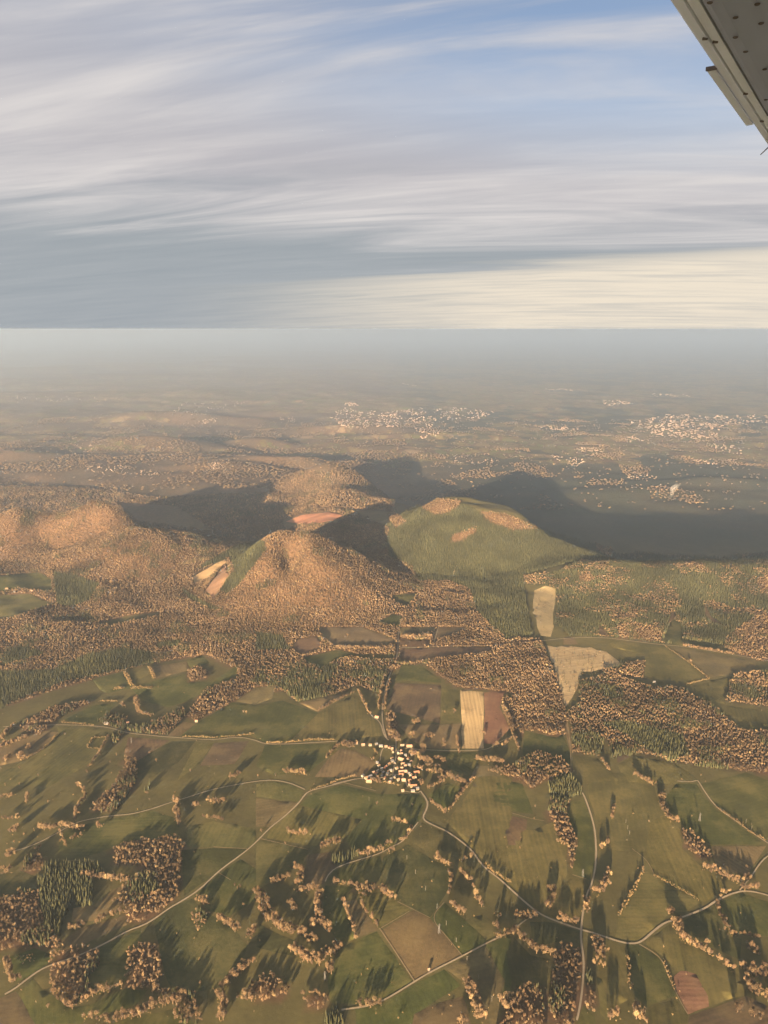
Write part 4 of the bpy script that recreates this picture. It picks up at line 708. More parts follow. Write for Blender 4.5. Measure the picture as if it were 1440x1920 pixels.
# ------------------------------------------------------------------ roads
def ribbon(name, path_px, hw, lift, mat):
    pts = np.array(path_px, float)
    for _ in range(2):                                          # round the corners
        q = np.empty((2*len(pts)-2, 2)); q[0::2] = .75*pts[:-1]+.25*pts[1:]; q[1::2] = .25*pts[:-1]+.75*pts[1:]
        pts = np.vstack([pts[:1], q, pts[-1:]])
    w = ground_at(pts)[:, :2]
    seg = np.linalg.norm(np.diff(w, axis=0), axis=1); s = np.concatenate([[0], np.cumsum(seg)])
    t = np.arange(0, s[-1], 12.); w = np.stack([np.interp(t, s, w[:, 0]), np.interp(t, s, w[:, 1])], 1)
    if len(w) < 3: return None, w
    d = np.gradient(w, axis=0); d /= np.linalg.norm(d, axis=1)[:, None]+1e-9; nrm = np.stack([-d[:, 1], d[:, 0]], 1)
    wid = hw*(1+.25*vnoise(t/23, t*0+hw))
    L, Rr = w+nrm*wid[:, None], w-nrm*wid[:, None]
    A = np.empty((2*len(w), 2)); A[0::2], A[1::2] = L, Rr
    i = np.arange(len(w)-1)*2
    me_ = np_mesh(name, np.column_stack([A, height(A[:, 0], A[:, 1])+lift]), np.stack([i, i+1, i+3, i+2], 1)); me_.materials.append(mat)
    o_ = bpy.data.objects.new(name, me_); COL.objects.link(o_); return o_, w
road_pts = []
for k_, (view, path, hw, nm, lb) in enumerate(ROADS):
    o, w = ribbon(nm, Z(view, path), hw*.68, 1.05+.01*k_, M_ROAD if nm == 'road' else M_TRACK if hw < 2 else M_ROAD)
    road_pts.append(w)
    if o: tag(o, lb or 'thin pale farm track between pastures', nm, None if lb else 'thin farm tracks', 'structure')

# ------------------------------------------------------------------ tree shapes
def leaf_cloud(n, rx, rz, cz, size, seed, shell=.55):
    """n small twig faces spread through an uneven crown built of several lobes"""
    g = np.random.default_rng(seed)
    lobes = [(g.normal(0, .33*rx, 2), cz+g.uniform(-.3, .35)*rz, g.uniform(.5, .75)) for _ in range(6)]
    v, f = [], []
    for i in range(n):
        (lx, ly), lz, lr = lobes[g.integers(len(lobes))]
        d = g.normal(size=3); d /= np.linalg.norm(d); rr = g.uniform(shell, 1)*lr
        c = np.array([lx+d[0]*rx*rr, ly+d[1]*rx*rr, lz+d[2]*rz*rr])
        a = d + g.normal(0, .55, 3); a /= np.linalg.norm(a)
        t = g.normal(0, .45, 3)+np.array([0, 0, 1.]); t -= a*t.dot(a); t /= np.linalg.norm(t); b_ = np.cross(a, t)
        s1, s2 = size*g.uniform(.55, 1.1), size*g.uniform(.45, .9)
        k = len(v)
        v += [c-t*s1, c-b_*s2*.8, c+t*s1*g.uniform(.7, 1.1), c+b_*s2]
        f.append((k, k+1, k+2, k+3))
    return v, f
def tree_crown(name, n, size, seed, mat):
    m = MB(); m.add(*leaf_cloud(n, 4.3, 6.0, 9.0, size, seed, .35)); return m.mesh(name, mat)
def tree_trunk(name, seed):
    g = random.Random(seed); m = MB(); m.bar((0, 0, -1.2), (.2, 0, 5.5), .5, .32, 6)
    for i in range(5):
        a = i*1.26+g.random(); p = Vector((.2, 0, 3.4+g.random()*2))
        q = p+Vector((math.cos(a)*2.6, math.sin(a)*2.6, 3.6+g.random()*2)); m.bar(p, q, .2, .09, 4)
        m.bar(q, q+Vector((math.cos(a+.5)*1.3, math.sin(a+.5)*1.3, 2.2)), .09, .04, 3)
    m.bar((.2, 0, 5.3), (.1, .2, 11.5), .3, .07, 5)
    return m.mesh(name, M_BARK)
def spruce_crown(name, layers, seg, seed):
    g = np.random.default_rng(seed); v, f = [], []
    for l in range(layers):
        t = l/(layers-1); zt = 3+18*t; r = 3.9*(1-t)**.85+.35
        for s in range(seg):
            a = 2*math.pi*(s+g.uniform(-.3, .3))/seg + l*.7; rr = r*g.uniform(.75, 1.2); dz_ = -1.5-.9*(1-t); hw = math.pi/seg*1.15
            k = len(v); top = zt+2.4
            v += [(0, 0, top), (math.cos(a-hw)*rr*.8, math.sin(a-hw)*rr*.8, zt+dz_*.6), (math.cos(a)*rr, math.sin(a)*rr, zt+dz_+g.uniform(-.4, .4)), (math.cos(a+hw)*rr*.8, math.sin(a+hw)*rr*.8, zt+dz_*.6)]
            f += [(k, k+1, k+2), (k, k+2, k+3)]
    m = MB(); m.add(v, f); return m.mesh(name, M_C)
def spruce_trunk(name):
    m = MB(); m.bar((0, 0, -1.2), (0, 0, 19), .35, .05, 6); return m.mesh(name, M_BARK)
near_D = [(tree_crown('crown', 900, .50, 40+i, M_D), tree_trunk('trunk', i)) for i in range(5)]
near_C = [(spruce_crown('crown', 11, 9, 70+i), spruce_trunk('trunk')) for i in range(3)]
PROTO = bpy.data.collections.new('distant_tree_shapes')
def proto(name, me_): o_ = bpy.data.objects.new(name, me_); PROTO.objects.link(o_)
for i in range(5): proto('a_distant_broadleaf_%d' % i, tree_crown('distant_broadleaf', 150, 1.25, 10+i, M_D))
for i in range(4): proto('b_distant_conifer_%d' % i, spruce_crown('distant_conifer', 5, 6, 20+i))
for i in range(3): proto('c_distant_bush_%d' % i, tree_crown('distant_bush', 150, 1.2, 30+i, M_B))
for i in range(3): proto('d_woodland_broadleaf_%d' % i, tree_crown('woodland_broadleaf', 480, .70, 50+i, M_D))
for i in range(2): proto('e_woodland_conifer_%d' % i, spruce_crown('woodland_conifer', 8, 8, 60+i))

def make_gn():
    g = bpy.data.node_groups.new('scatter_trees', 'GeometryNodeTree')
    g.interface.new_socket('Geometry', in_out='INPUT', socket_type='NodeSocketGeometry'); g.interface.new_socket('Geometry', in_out='OUTPUT', socket_type='NodeSocketGeometry')
    n, l = g.nodes, g.links
    i, o_ = n.new('NodeGroupInput'), n.new('NodeGroupOutput')
    ci = n.new('GeometryNodeCollectionInfo'); ci.inputs['Collection'].default_value = PROTO; ci.inputs['Separate Children'].default_value = True; ci.inputs['Reset Children'].default_value = True
    ip = n.new('GeometryNodeInstanceOnPoints'); ip.inputs['Pick Instance'].default_value = True
    def attr(nm, t):
        q = n.new('GeometryNodeInputNamedAttribute'); q.data_type = t; q.inputs['Name'].default_value = nm
        return [s for s in q.outputs if s.enabled and s.name == 'Attribute'][0]
    l.new(i.outputs[0], ip.inputs['Points']); l.new(ci.outputs[0], ip.inputs['Instance']); l.new(attr('shape', 'INT'), ip.inputs['Instance Index'])
    cx = n.new('ShaderNodeCombineXYZ'); l.new(attr('turn', 'FLOAT'), cx.inputs[2])
    l.new(cx.outputs[0], ip.inputs['Rotation']); l.new(attr('size', 'FLOAT_VECTOR'), ip.inputs['Scale'])
    l.new(ip.outputs[0], o_.inputs[0]); return g
GN = make_gn()
def scatter(name, xyz, shape, turn, size, label, cat='forest'):
    me_ = bpy.data.meshes.new(name); me_.vertices.add(len(xyz)); me_.vertices.foreach_set('co', np.asarray(xyz, np.float32).ravel())
    for nm, t, val, key in (('shape', 'INT', np.asarray(shape, np.int32), 'value'), ('turn', 'FLOAT', np.asarray(turn, np.float32), 'value'), ('size', 'FLOAT_VECTOR', np.asarray(size, np.float32).ravel(), 'vector')):
        a_ = me_.attributes.new(nm, t, 'POINT'); a_.data.foreach_set(key, val)
    o_ = bpy.data.objects.new(name, me_); COL.objects.link(o_); md = o_.modifiers.new('trees', 'NODES'); md.node_group = GN
    return tag(o_, label, cat, kind='stuff')

# ------------------------------------------------------------------ where the trees stand
TX, TY, TK, TS, TG = [], [], [], [], []          # place, kind (0 broadleaf, 1 conifer, 2 bush), size, where
group_names = []
def gid(s):
    if s not in group_names: group_names.append(s)
    return group_names.index(s)
def add_trees(x, y, k, s, g):
    TX.append(np.asarray(x, float)); TY.append(np.asarray(y, float)); n = len(TX[-1])
    TK.append(np.full(n, k) if np.isscalar(k) else k); TS.append(np.full(n, s, float) if np.isscalar(s) else s); TG.append(np.full(n, g) if np.isscalar(g) else g)
wood_gid = np.array([gid(s) if s else -1 for s in wood_names])
roads_all = np.vstack([w for w, r in zip(road_pts, ROADS) if r[2] > 1.9])
def on_road(x, y, d=9.):
    cell = 20.; keys = set(map(tuple, np.floor(roads_all/cell).astype(int)))
    kx, ky = np.floor(x/cell).astype(int), np.floor(y/cell).astype(int)
    cand = np.array([any((a_+i, b_+j) in keys for i in (-1, 0, 1) for j in (-1, 0, 1)) for a_, b_ in zip(kx, ky)], bool)
    out = np.zeros(len(x), bool); ii = np.where(cand)[0]
    for c_ in range(0, len(ii), 2000):
        q = ii[c_:c_+2000]; dd = (x[q, None]-roads_all[None, :, 0])**2+(y[q, None]-roads_all[None, :, 1])**2; out[q] = dd.min(1) < d*d
    return out
def jitter_grid(x0, x1, y0, y1, s):
    X, Y = np.meshgrid(np.arange(x0, x1, s), np.arange(y0, y1, s)); X = X.ravel()+rng.uniform(-.45, .45, X.size)*s; Y = Y.ravel()+rng.uniform(-.45, .45, Y.size)*s
    ok = np.abs(X) < .5*Y*1.0+520
    return X[ok], Y[ok]
def plant(y0, y1, sD, sC, scl):
    xm = .5*y1+520
    for which, s in ((1, sD), (2, sC)):
        X, Y = jitter_grid(-xm, xm, y0, y1, s); Zt = height(X, Y); c_, px, py = cover_at(X, Y, Zt); kk = kind_of[c_]
        pick = rng.random(len(X)); patch = vnoise(X/90, Y/90)+.25*vnoise(X/30, Y/30)+np.where(kk > 2, .95*vnoise(X/13+Y/7, Y/13), 0)
        if which == 1: m_ = (kk == 1) | ((kk == 3) & (patch > -.08)) | ((kk == 4) & (patch > .16)) | ((kk == 1) & (pick > 1)) | (kk == 5)
        else: m_ = (kk == 2) | ((kk == 3) & (patch <= -.08)) | ((kk == 4) & (patch <= .16)) | ((kk == 1) & (patch < -.31))
        m_ &= pick > .05+.5*np.clip(vnoise(X/46+20, Y/46)*3-.75, 0, 1)*(kk == 1)
        X, Y, c_, kk = X[m_], Y[m_], c_[m_], kk[m_]
        near_ = Y < 3400
        if near_.any():
            r_ = np.zeros(len(X), bool); r_[near_] = on_road(X[near_], Y[near_]); X, Y, c_, kk = X[~r_], Y[~r_], c_[~r_], kk[~r_]
        n = len(X); tone = 1+.22*vnoise(X/70, Y/70+3)
        if which == 1: add_trees(X, Y, np.where(kk == 5, 2, 0), scl*rng.uniform(.62, 1.22, n)*tone*np.where(kk == 5, .5, 1), wood_gid[c_])
        else: add_trees(X, Y, 1, scl*rng.uniform(.65, 1.1, n)*tone, wood_gid[c_])
plant(1150, 2500, 8.2, 6.6, .84)
plant(2500, 3600, 8.2, 7.2, .78)
plant(3600, 5600, 9.6, 8.2, .86)
plant(5600, 7600, 17., 15., 1.5)
X, Y = jitter_grid(-8500, 8500, 7400, 15000, 46.); wdm = vnoise(X/620, Y/620)+.6*vnoise(X/240, Y/240)+.3*sstep(-X, -3000, 2000)*sstep(Y, 14000, 8000)
ok = (wdm > .30) | ((np.abs(vnoise(X/180+9, Y/180)) < .035) & (rng.random(len(X)) < .8)); X, Y = X[ok], Y[ok]
add_trees(X, Y, 3, rng.uniform(2.2, 3.6, len(X)), gid('the hazy woods and hedges of the distant plain'))
for view, path, rows, size, where in HEDGES:
    size *= 1.55 if size > .5 else 1.2
    p = ground_at(Z(view, path))[:, :2]
    if len(p) == 1:
        n = 3*rows; add_trees(p[0, 0]+rng.normal(0, 5*rows, n), p[0, 1]+rng.normal(0, 5*rows, n), 0, size*rng.uniform(.7, 1.1, n), gid(where)); continue
    seg = np.linalg.norm(np.diff(p, axis=0), axis=1); s = np.concatenate([[0], np.cumsum(seg)])
    for r_ in range(rows):
        gap = (5.2 if size > .6 else 5.0)*max(.7, size*.95)
        t = np.arange(rng.uniform(0, gap), s[-1], gap)
        t = np.clip(t+rng.normal(0, gap*.28, len(t)), 0, s[-1]); t = t[rng.random(len(t)) > (.10 if rows > 1 else .16)]
        x, y = np.interp(t, s, p[:, 0]), np.interp(t, s, p[:, 1])
        off = 7.5*(r_-(rows-1)/2)
        tx, ty = np.interp(t+2, s, p[:, 0])-np.interp(t-2, s, p[:, 0]), np.interp(t+2, s, p[:, 1])-np.interp(t-2, s, p[:, 1]); ln = np.hypot(tx, ty)+1e-6
        wob = off+rng.normal(0, 2.2, len(t))
        add_trees(x-ty/ln*wob, y+tx/ln*wob, 2 if size <= .6 else 0, size*rng.uniform(.6, 1.2, len(t)), gid(where))
    t = np.arange(0, s[-1], 5.5); t = t+rng.normal(0, 2, len(t)); x, y = np.interp(t, s, p[:, 0]), np.interp(t, s, p[:, 1])
    add_trees(x+rng.normal(0, 2.5*rows, len(t)), y+rng.normal(0, 2.5*rows, len(t)), 2, rng.uniform(.2, .42, len(t)), gid(where))
for view, x, y, s in LONE:
    p = ground_at(Z(view, [(x, y)]))[0]; add_trees([p[0]], [p[1]], 0, s, gid('LONE'))
p = ground_at(Z(1, [(822, 150), (835, 120), (842, 95), (815, 130), (830, 148)])); add_trees(p[:, 0], p[:, 1], np.array([0, 1, 1, 1, 0]), np.array([.8, 1.15, .95, .9, .7]), gid('the tall conifer clump in olive pasture'))
# shrubs dotted over the straw-coloured waste and pastures
for view, poly, n, s in [(6, [(190, 455), (440, 460), (620, 560), (500, 590), (340, 740), (250, 620)], 130, .5), (6, [(120, 140), (240, 130), (240, 280), (150, 390)], 25, .5)]:
    P_ = np.array(Z(view, poly)); q = np.column_stack([rng.uniform(P_[:, 0].min(), P_[:, 0].max(), n*2), rng.uniform(P_[:, 1].min(), P_[:, 1].max(), n*2)]); q = q[inside(P_, q[:, 0], q[:, 1])][:n]
    w = ground_at(q); add_trees(w[:, 0], w[:, 1], np.where(rng.random(len(w)) < .35, 1, 0), s*rng.uniform(.5, 1.2, len(w)), gid('the straw-coloured waste beside the broad wood'))
q = np.column_stack([rng.uniform(0, 1440, 260), rng.uniform(1290, 1915, 260)]); w = ground_at(q); c_, px, py = cover_at(w[:, 0], w[:, 1], w[:, 2]); ok = (c_ == 0) & ~on_road(w[:, 0], w[:, 1], 12)
add_trees(w[ok, 0], w[ok, 1], 2, rng.uniform(.18, .5, ok.sum()), gid('the pastures'))

TX, TY, TK, TS, TG = (np.concatenate(q) for q in (TX, TY, TK, TS, TG))
TZ = height(TX, TY); px, py = project(TX, TY, TZ); dist = np.sqrt(TX**2+TY**2+(CAM_Z-TZ)**2); seen = (px > 0) & (px < 1440) & (py < 1925)
turn = rng.uniform(0, 6.28, len(TX))
single = np.zeros(len(TX), bool)
for kd_, lim in ((0, 300), (1, 300)):
    m_ = np.where(seen & (TK == kd_))[0]; app = TS[m_]/dist[m_]
    lone = TG[m_] == gid('LONE'); app = app*np.where(lone, 3, 1)
    single[m_[np.argsort(-app)[:lim]]] = True
for i in np.where(single)[0]:
    kd_ = TK[i]; where = group_names[TG[i]]
    cr, tr = (near_D if kd_ == 0 else near_C)[i % (5 if kd_ == 0 else 3)]
    nm = 'broadleaf_tree' if kd_ == 0 else 'conifer_tree'
    s = TS[i]; e = empty(nm, (TX[i], TY[i], TZ[i]), turn[i], (s*rng.uniform(.9, 1.1), s*rng.uniform(.9, 1.1), s*rng.uniform(.9, 1.15)))
    place(cr, 'crown', e); place(tr, 'trunk', e)
    if where == 'LONE': tag(e, 'solitary round leafless tree standing alone in open pasture', 'tree', 'solitary pasture trees')
    elif kd_ == 0: tag(e, 'leafless russet tree in ' + where, 'tree', 'leafless trees of ' + where)
    else: tag(e, 'dark pointed conifer in ' + where, 'conifer', 'conifers of ' + where)
rest = ~single
shape = np.where(TK == 0, rng.integers(0, 5, len(TX)), np.where(TK == 1, 5+rng.integers(0, 4, len(TX)), 9+rng.integers(0, 3, len(TX))))
closeby = dist < 3300
shape = np.where(closeby & (TK == 0), 12+rng.integers(0, 3, len(TX)), shape); shape = np.where(closeby & (TK == 1), 15+rng.integers(0, 2, len(TX)), shape)
shape = np.where(TK == 3, rng.integers(0, 5, len(TX)), shape)
size = np.column_stack([TS*rng.uniform(.85, 1.15, len(TX)), TS*rng.uniform(.85, 1.15, len(TX)), TS*rng.uniform(.85, 1.2, len(TX))])
size[TK == 3, 2] *= .5
for g_ in range(len(group_names)):
    m_ = rest & (TG == g_)
    if not m_.any(): continue
    w_ = group_names[g_]
    if w_ == 'LONE': w_ = 'the open pastures, standing singly'
    h_ = any(q in w_ for q in ('hedge', 'row ', 'row', 'avenue', 'scrub', 'ditch', 'belt', 'spur', 'pastures', 'pair', 'trees in'))
    scatter('hedgerow' if h_ else 'woodland', np.column_stack([TX[m_], TY[m_], TZ[m_]]), shape[m_], turn[m_], size[m_],
            ('bushes and smaller trees of ' if h_ else 'mass of trees making up ') + w_, 'hedgerow' if h_ else 'woodland')
print('TREES', len(TX), 'single', single.sum())

# ------------------------------------------------------------------ houses
def wall_mat(name, col): return plain(name, col, .9, .15, .3)
WALLS = [wall_mat('cream_render', (.14, .112, .078)), wall_mat('white_render', (.20, .172, .13)), wall_mat('grey_stone', (.12, .105, .09)), wall_mat('ochre_render', (.16, .125, .08))]
ROOFS = [('terracotta', plain('terracotta_tiles', (.27, .125, .075), .85, .3, .4)), ('pinkish tiled', plain('pinkish_tiles', (.32, .19, .13), .85, .25, .4)), ('slate', plain('slate', (.12, .12, .13), .6, .3, .4)), ('brown', plain('brown_tiles', (.24, .15, .09), .85, .3, .4))]
M_DARKWIN = plain('window_dark', (.03, .03, .035), .3)
WCOL = ['cream', 'white', 'grey stone', 'ochre']
_hm = {}
def house_parts(L, Wd, H, rf, wm, rm):
    key = (round(L), round(Wd), round(H), wm, rm)
    if key in _hm: return _hm[key]
    l, w = L/2, Wd/2
    m = MB(); v = [(-l, -w, -1.5), (l, -w, -1.5), (l, w, -1.5), (-l, w, -1.5), (-l, -w, H), (l, -w, H), (l, w, H), (-l, w, H), (-l, 0, H+rf), (l, 0, H+rf)]
    m.add(v, [(0, 1, 5, 4), (1, 2, 6, 9, 5), (2, 3, 7, 6), (3, 0, 4, 8, 7)]); walls = m.mesh('wall', WALLS[wm])
    r = MB(); e, d = .5, .3
    for s in (-1, 1):
        a, b_ = (w+e)*s, H-e*rf/w
        q = [(-l-e, a, b_), (l+e, a, b_), (l+e, 0, H+rf), (-l-e, 0, H+rf)]; q += [(x, y, z+d) for x, y, z in q]
        r.add(q, [(0, 1, 2, 3), (7, 6, 5, 4), (0, 4, 5, 1), (1, 5, 6, 2), (3, 7, 4, 0)])
    roof = r.mesh('roof', ROOFS[rm][1])
    c = MB(); c.box(l*.55-.5, l*.55+.5, -.9, .3, H+rf-.8, H+rf+1.5); chim = c.mesh('chimney', WALLS[2])
    wn = MB(); wn.box(-.6, .6, -.08, .08, -.8, .8); win = wn.mesh('window', M_DARKWIN)
    dm = MB(); dm.box(-.75, .75, -.08, .08, -1.1, 1.1); door = dm.mesh('door', MATS['bark'])
    _hm[key] = (walls, roof, chim, win, door, l, w, H); return _hm[key]
def house(loc, rz, L, Wd, H, wm, rm, label, group=None, name='house', cat='house', detail=True):
    wa, ro, ch, wi, do, l, w, hh = house_parts(L, Wd, H, Wd*.32, wm, rm)
    e = empty(name, loc, rz); place(wa, 'wall', e); r_ = place(ro, 'roof', e)
    if detail:
        if name == 'house': place(ch, 'chimney', r_)
        for s in (-1, 1):
            for t in (-.6, .05, .6): place(wi, 'window', e, (l*t, s*(w+.02), hh*.62))
        place(do, 'door', e, (-l*.28, -w-.02, 1.1))
    return tag(e, label, cat, group)
# the hamlet: place in the enlarged view, length there, turn, wall, roof
HAM = [(365, 228, 55, 10, 0, 1), (445, 228, 50, 0, 1, 3), (515, 220, 40, 20, 0, 2), (565, 242, 60, -5, 1, 2), (622, 246, 45, 15, 0, 1), (660, 258, 36, 60, 0, 0), (690, 275, 36, 10, 3, 1), (805, 234, 58, 0, 1, 1), (885, 242, 92, -4, 3, 1), (702, 305, 36, 80, 0, 3), (760, 318, 40, 85, 1, 2), (795, 327, 38, 20, 1, 1), (840, 347, 40, 0, 1, 2), (787, 296, 34, 40, 0, 1), (690, 382, 44, 30, 1, 3), (656, 440, 46, 40, 0, 3), (690, 412, 36, 35, 1, 2), (722, 432, 30, 80, 0, 2), (792, 388, 92, -35, 3, 1), (812, 442, 60, 5, 3, 1), (870, 382, 46, 70, 0, 0), (902, 417, 36, 45, 1, 1), (882, 457, 36, 0, 1, 2), (836, 466, 46, 12, 0, 1), (742, 490, 34, 40, 1, 3), (800, 494, 40, 0, 0, 1), (812, 530, 130, 2, 3, 1), (880, 548, 30, 0, 1, 2), (965, 537, 84, 10, 0, 0), (1010, 492, 60, 0, 2, 1), (902, 572, 36, 60, 1, 1), (930, 602, 36, 0, 0, 0), (955, 592, 36, 80, 1, 3), (792, 562, 66, 4, 0, 0), (722, 592, 38, 70, 0, 2), (760, 622, 38, 20, 1, 3), (822, 624, 60, -8, 1, 1), (890, 628, 46, 5, 3, 0), (680, 612, 36, 0, 1, 2), (666, 647, 34, 0, 1, 1), (636, 562, 34, 60, 0, 2), (600, 492, 36, 45, 2, 0), (575, 502, 30, 20, 1, 2), (541, 466, 34, 45, 1, 3), (526, 428, 40, -20, 1, 2), (530, 527, 32, 60, 1, 2), (510, 552, 36, 40, 0, 0), (482, 542, 40, 35, 0, 1), (440, 582, 70, 35, 2, 2), (360, 578, 40, 60, 1, 2), (400, 602, 46, 30, 1, 3), (432, 638, 84, -10, 3, 1), (577, 582, 36, 0, 2, 2), (606, 602, 36, 60, 0, 0), (650, 532, 34, 80, 1, 3), (676, 517, 30, 0, 1, 2), (886, 672, 44, 75, 0, 0), (932, 690, 100, 0, 3, 0), (976, 722, 44, 10, 0, 2), (810, 742, 40, 10, 1, 1), (925, 747, 54, 0, 1, 2), (915, 332, 50, 40, 2, 3), (950, 312, 40, 45, 0, 1), (932, 302, 36, 45, 3, 0), (620, 472, 36, 40, 2, 0), (590, 542, 36, 30, 0, 2)]
hp = ground_at(Z(9, [(q[0], q[1]) for q in HAM]))
BIGL = {885: 'long ochre barn with pinkish roof at the hamlet\'s north end', 792: 'slanting ochre barn with pinkish roof beside the main street', 812: 'very long ochre barn with pinkish roof across the hamlet centre', 965: 'large cream house with terracotta roof east of the long barn', 932: 'long ochre barn with terracotta roof at the hamlet\'s south edge', 432: 'long low ochre barn on the hamlet\'s west arm', 440: 'long grey stone barn with slate roof on the west arm'}
for (x, y, ln, a_, wm, rm), p in zip(HAM, hp):
    L = max(8, ln*.21); Wd = min(11, max(7.5, L*.62)); big = ln >= 70
    lb = BIGL.get(x) if big else None
    house((p[0], p[1], p[2]+.2), R(a_+4), L, Wd, 4.6 if big else random.choice([4.6, 5.6, 6.2]), wm, rm,
          lb or f'{WCOL[wm]} house with {ROOFS[rm][0]} roof among the hamlet houses', None if lb else f'{WCOL[wm]} hamlet houses with {ROOFS[rm][0]} roofs', 'barn' if big else 'house', 'barn' if big else 'house')
n_houses = len(HAM)
SOLO = [(5, 680, 858, 14, 1, 1, 'lone white house beside the lane north of the hamlet'), (4, 600, 893, 16, 2, 2, 'grey slate-roofed farmhouse in the farmstead grove'), (4, 720, 890, 12, 0, 1, 'small cream farm building in the farmstead grove'), (4, 1105, 880, 10, 1, 1, 'small white house at the foot of the slanting grove'),
        (4, 40, 135, 16, 0, 3, 'cream farmhouse in the shaded western meadow'), (4, 82, 152, 13, 1, 2, 'white farmhouse in the shaded western meadow'), (4, 120, 152, 12, 1, 0, 'white house with red roof in the shaded western meadow'), (4, 178, 148, 18, 1, 1, 'long white farm building in the shaded western meadow'),
        (7, 1284, 222, 26, 1, 2, 'white works building on the rim of the red quarry'), (2, 972, 1140, 5, 2, 1, 'tiny grey hut beside the straight lane'), (6, 550, 663, 16, 3, 1, 'ochre barn in the shrubby waste'), (6, 640, 672, 20, 3, 1, 'larger ochre barn in the shrubby waste'), (6, 800, 660, 10, 1, 2, 'small white house by the broad mixed wood'), (5, 560, 1006, 14, 0, 1, 'cream house at the hamlet\'s north-west corner')]
for view, x, y, L, wm, rm, lb in SOLO:
    p = ground_at(Z(view, [(x, y)]))[0]
    house((p[0], p[1], p[2]+.2), R(random.uniform(-20, 20)), L, L*.62, 5.2, wm, rm, lb); n_houses += 1

# distant towns: outlines in the photo, number of buildings, size range
TOWNS = [(10, [(300, 590), (420, 575), (500, 600), (620, 605), (560, 625), (380, 620)], 110, (8, 20), 'the long village on the hazy western upland'),
         (10, [(760, 615), (800, 570), (870, 565), (850, 590), (790, 620)], 60, (8, 20), 'the small village under the wooded ridges'),
         (10, [(200, 490), (300, 480), (380, 520), (220, 560)], 50, (8, 20), 'the scattered village on the western upland'), (10, [(60, 520), (130, 510), (120, 545)], 14, (8, 20), 'the scattered village on the western upland'),
         (10, [(1220, 400), (1290, 370), (1440, 385), (1560, 370), (1700, 365), (1860, 385), (1800, 410), (1640, 420), (1500, 440), (1380, 450), (1280, 440)], 700, (12, 45), 'the large pale town in the plain'),
         (10, [(1560, 430), (1640, 430), (1650, 470), (1580, 485)], 60, (12, 30), 'the large pale town in the plain'), (10, [(1270, 345), (1350, 355), (1340, 365), (1280, 360)], 50, (15, 50), 'the large pale town in the plain'),
         (11, [(900, 405), (1000, 408), (1080, 390), (1180, 400), (1440, 395), (1440, 425), (1260, 440), (1250, 480), (1160, 490), (1010, 470), (930, 430)], 650, (14, 60), 'the industrial town on the right of the plain'.replace('on the right of', 'with long sheds in')),
         (11, [(1440, 390), (1800, 385), (1800, 430), (1440, 430)], 120, (14, 60), 'the industrial town with long sheds in the plain'), (11, [(575, 435), (640, 435), (740, 452), (680, 455), (590, 448)], 70, (14, 45), 'the narrow strip of town between the two big towns'),
         (11, [(815, 340), (880, 342), (940, 355), (830, 362)], 60, (20, 60), 'the far town near the haze'), (11, [(700, 520), (820, 515), (835, 545), (720, 540)], 70, (10, 26), 'the shaded suburb in the plain'), (11, [(630, 550), (760, 565), (720, 590), (650, 570)], 60, (10, 24), 'the shaded suburb in the plain'),
         (11, [(1150, 565), (1330, 560), (1300, 580), (1180, 582)], 70, (10, 26), 'the dim suburb below the industrial town'), (11, [(880, 490), (930, 475), (985, 495), (920, 500)], 40, (12, 36), 'the narrow strip of town between the two big towns'), (11, [(890, 625), (1030, 620), (1020, 632), (900, 635)], 24, (14, 40), 'the hamlet on the sunlit plain beside the smoke'),
         (11, [(1200, 500), (1350, 515), (1340, 545), (1230, 530)], 60, (10, 26), 'the dim suburb below the industrial town'), (11, [(600, 295), (740, 302), (720, 308), (610, 303)], 30, (25, 70), 'the far town near the haze'), (11, [(50, 275), (130, 285), (100, 290)], 16, (25, 70), 'the far town near the haze'), (11, [(1000, 315), (1180, 320), (1170, 327), (1020, 327)], 30, (25, 70), 'the far town near the haze'),
         (10, [(640, 380), (700, 345), (940, 345), (900, 360), (720, 400)], 70, (12, 36), 'the thin far villages of the western plain'), (10, [(190, 345), (230, 342), (225, 350)], 6, (20, 50), 'the thin far villages of the western plain'), (10, [(30, 325), (520, 330), (500, 350), (60, 350)], 40, (15, 40), 'the thin far villages of the western plain'),
         (10, [(680, 430), (760, 415), (830, 405), (800, 425), (700, 440)], 40, (10, 30), 'the thin far villages of the western plain'), (11, [(200, 545), (430, 560), (440, 580), (220, 575)], 50, (10, 24), 'the shaded suburb in the plain'), (10, [(1040, 405), (1140, 400), (1130, 420), (1060, 420)], 20, (12, 30), 'the thin far villages of the western plain'),
         (11, [(100, 440), (200, 430), (190, 480), (130, 490)], 50, (12, 34), 'the southern suburb of the large pale town'), (11, [(790, 620), (880, 640), (1400, 640), (1300, 660), (900, 680)], 30, (8, 20), 'the hamlet on the sunlit plain beside the smoke')]
FARW = [wall_mat('hazy_walls', (.20, .148, .115)), wall_mat('hazy_roofs', (.22, .15, .115)), wall_mat('pale_sheds', (.27, .225, .185))]
acc = {}; rows_ = []
for view, poly, n, (s0, s1), where in TOWNS:
    P_ = np.array(Z(view, poly)); q = np.column_stack([rng.uniform(P_[:, 0].min(), P_[:, 0].max(), n*4), rng.uniform(P_[:, 1].min(), P_[:, 1].max(), n*4)])
    q = q[inside(P_, q[:, 0], q[:, 1])]; kk = vnoise(q[:, 0]/13, q[:, 1]/5)+rng.uniform(-.7, .7, len(q)); q = q[np.argsort(-kk)][:int(n*.8)]
    w = ground_at(q)
    for p in w: rows_.append((math.hypot(p[0], p[1]), p, rng.uniform(s0, s1)*.68*(1.6 if rng.random() < .12 else 1), where))
rows_.sort(key=lambda r_: r_[0]); budget = 300-n_houses
far_meshes = {}
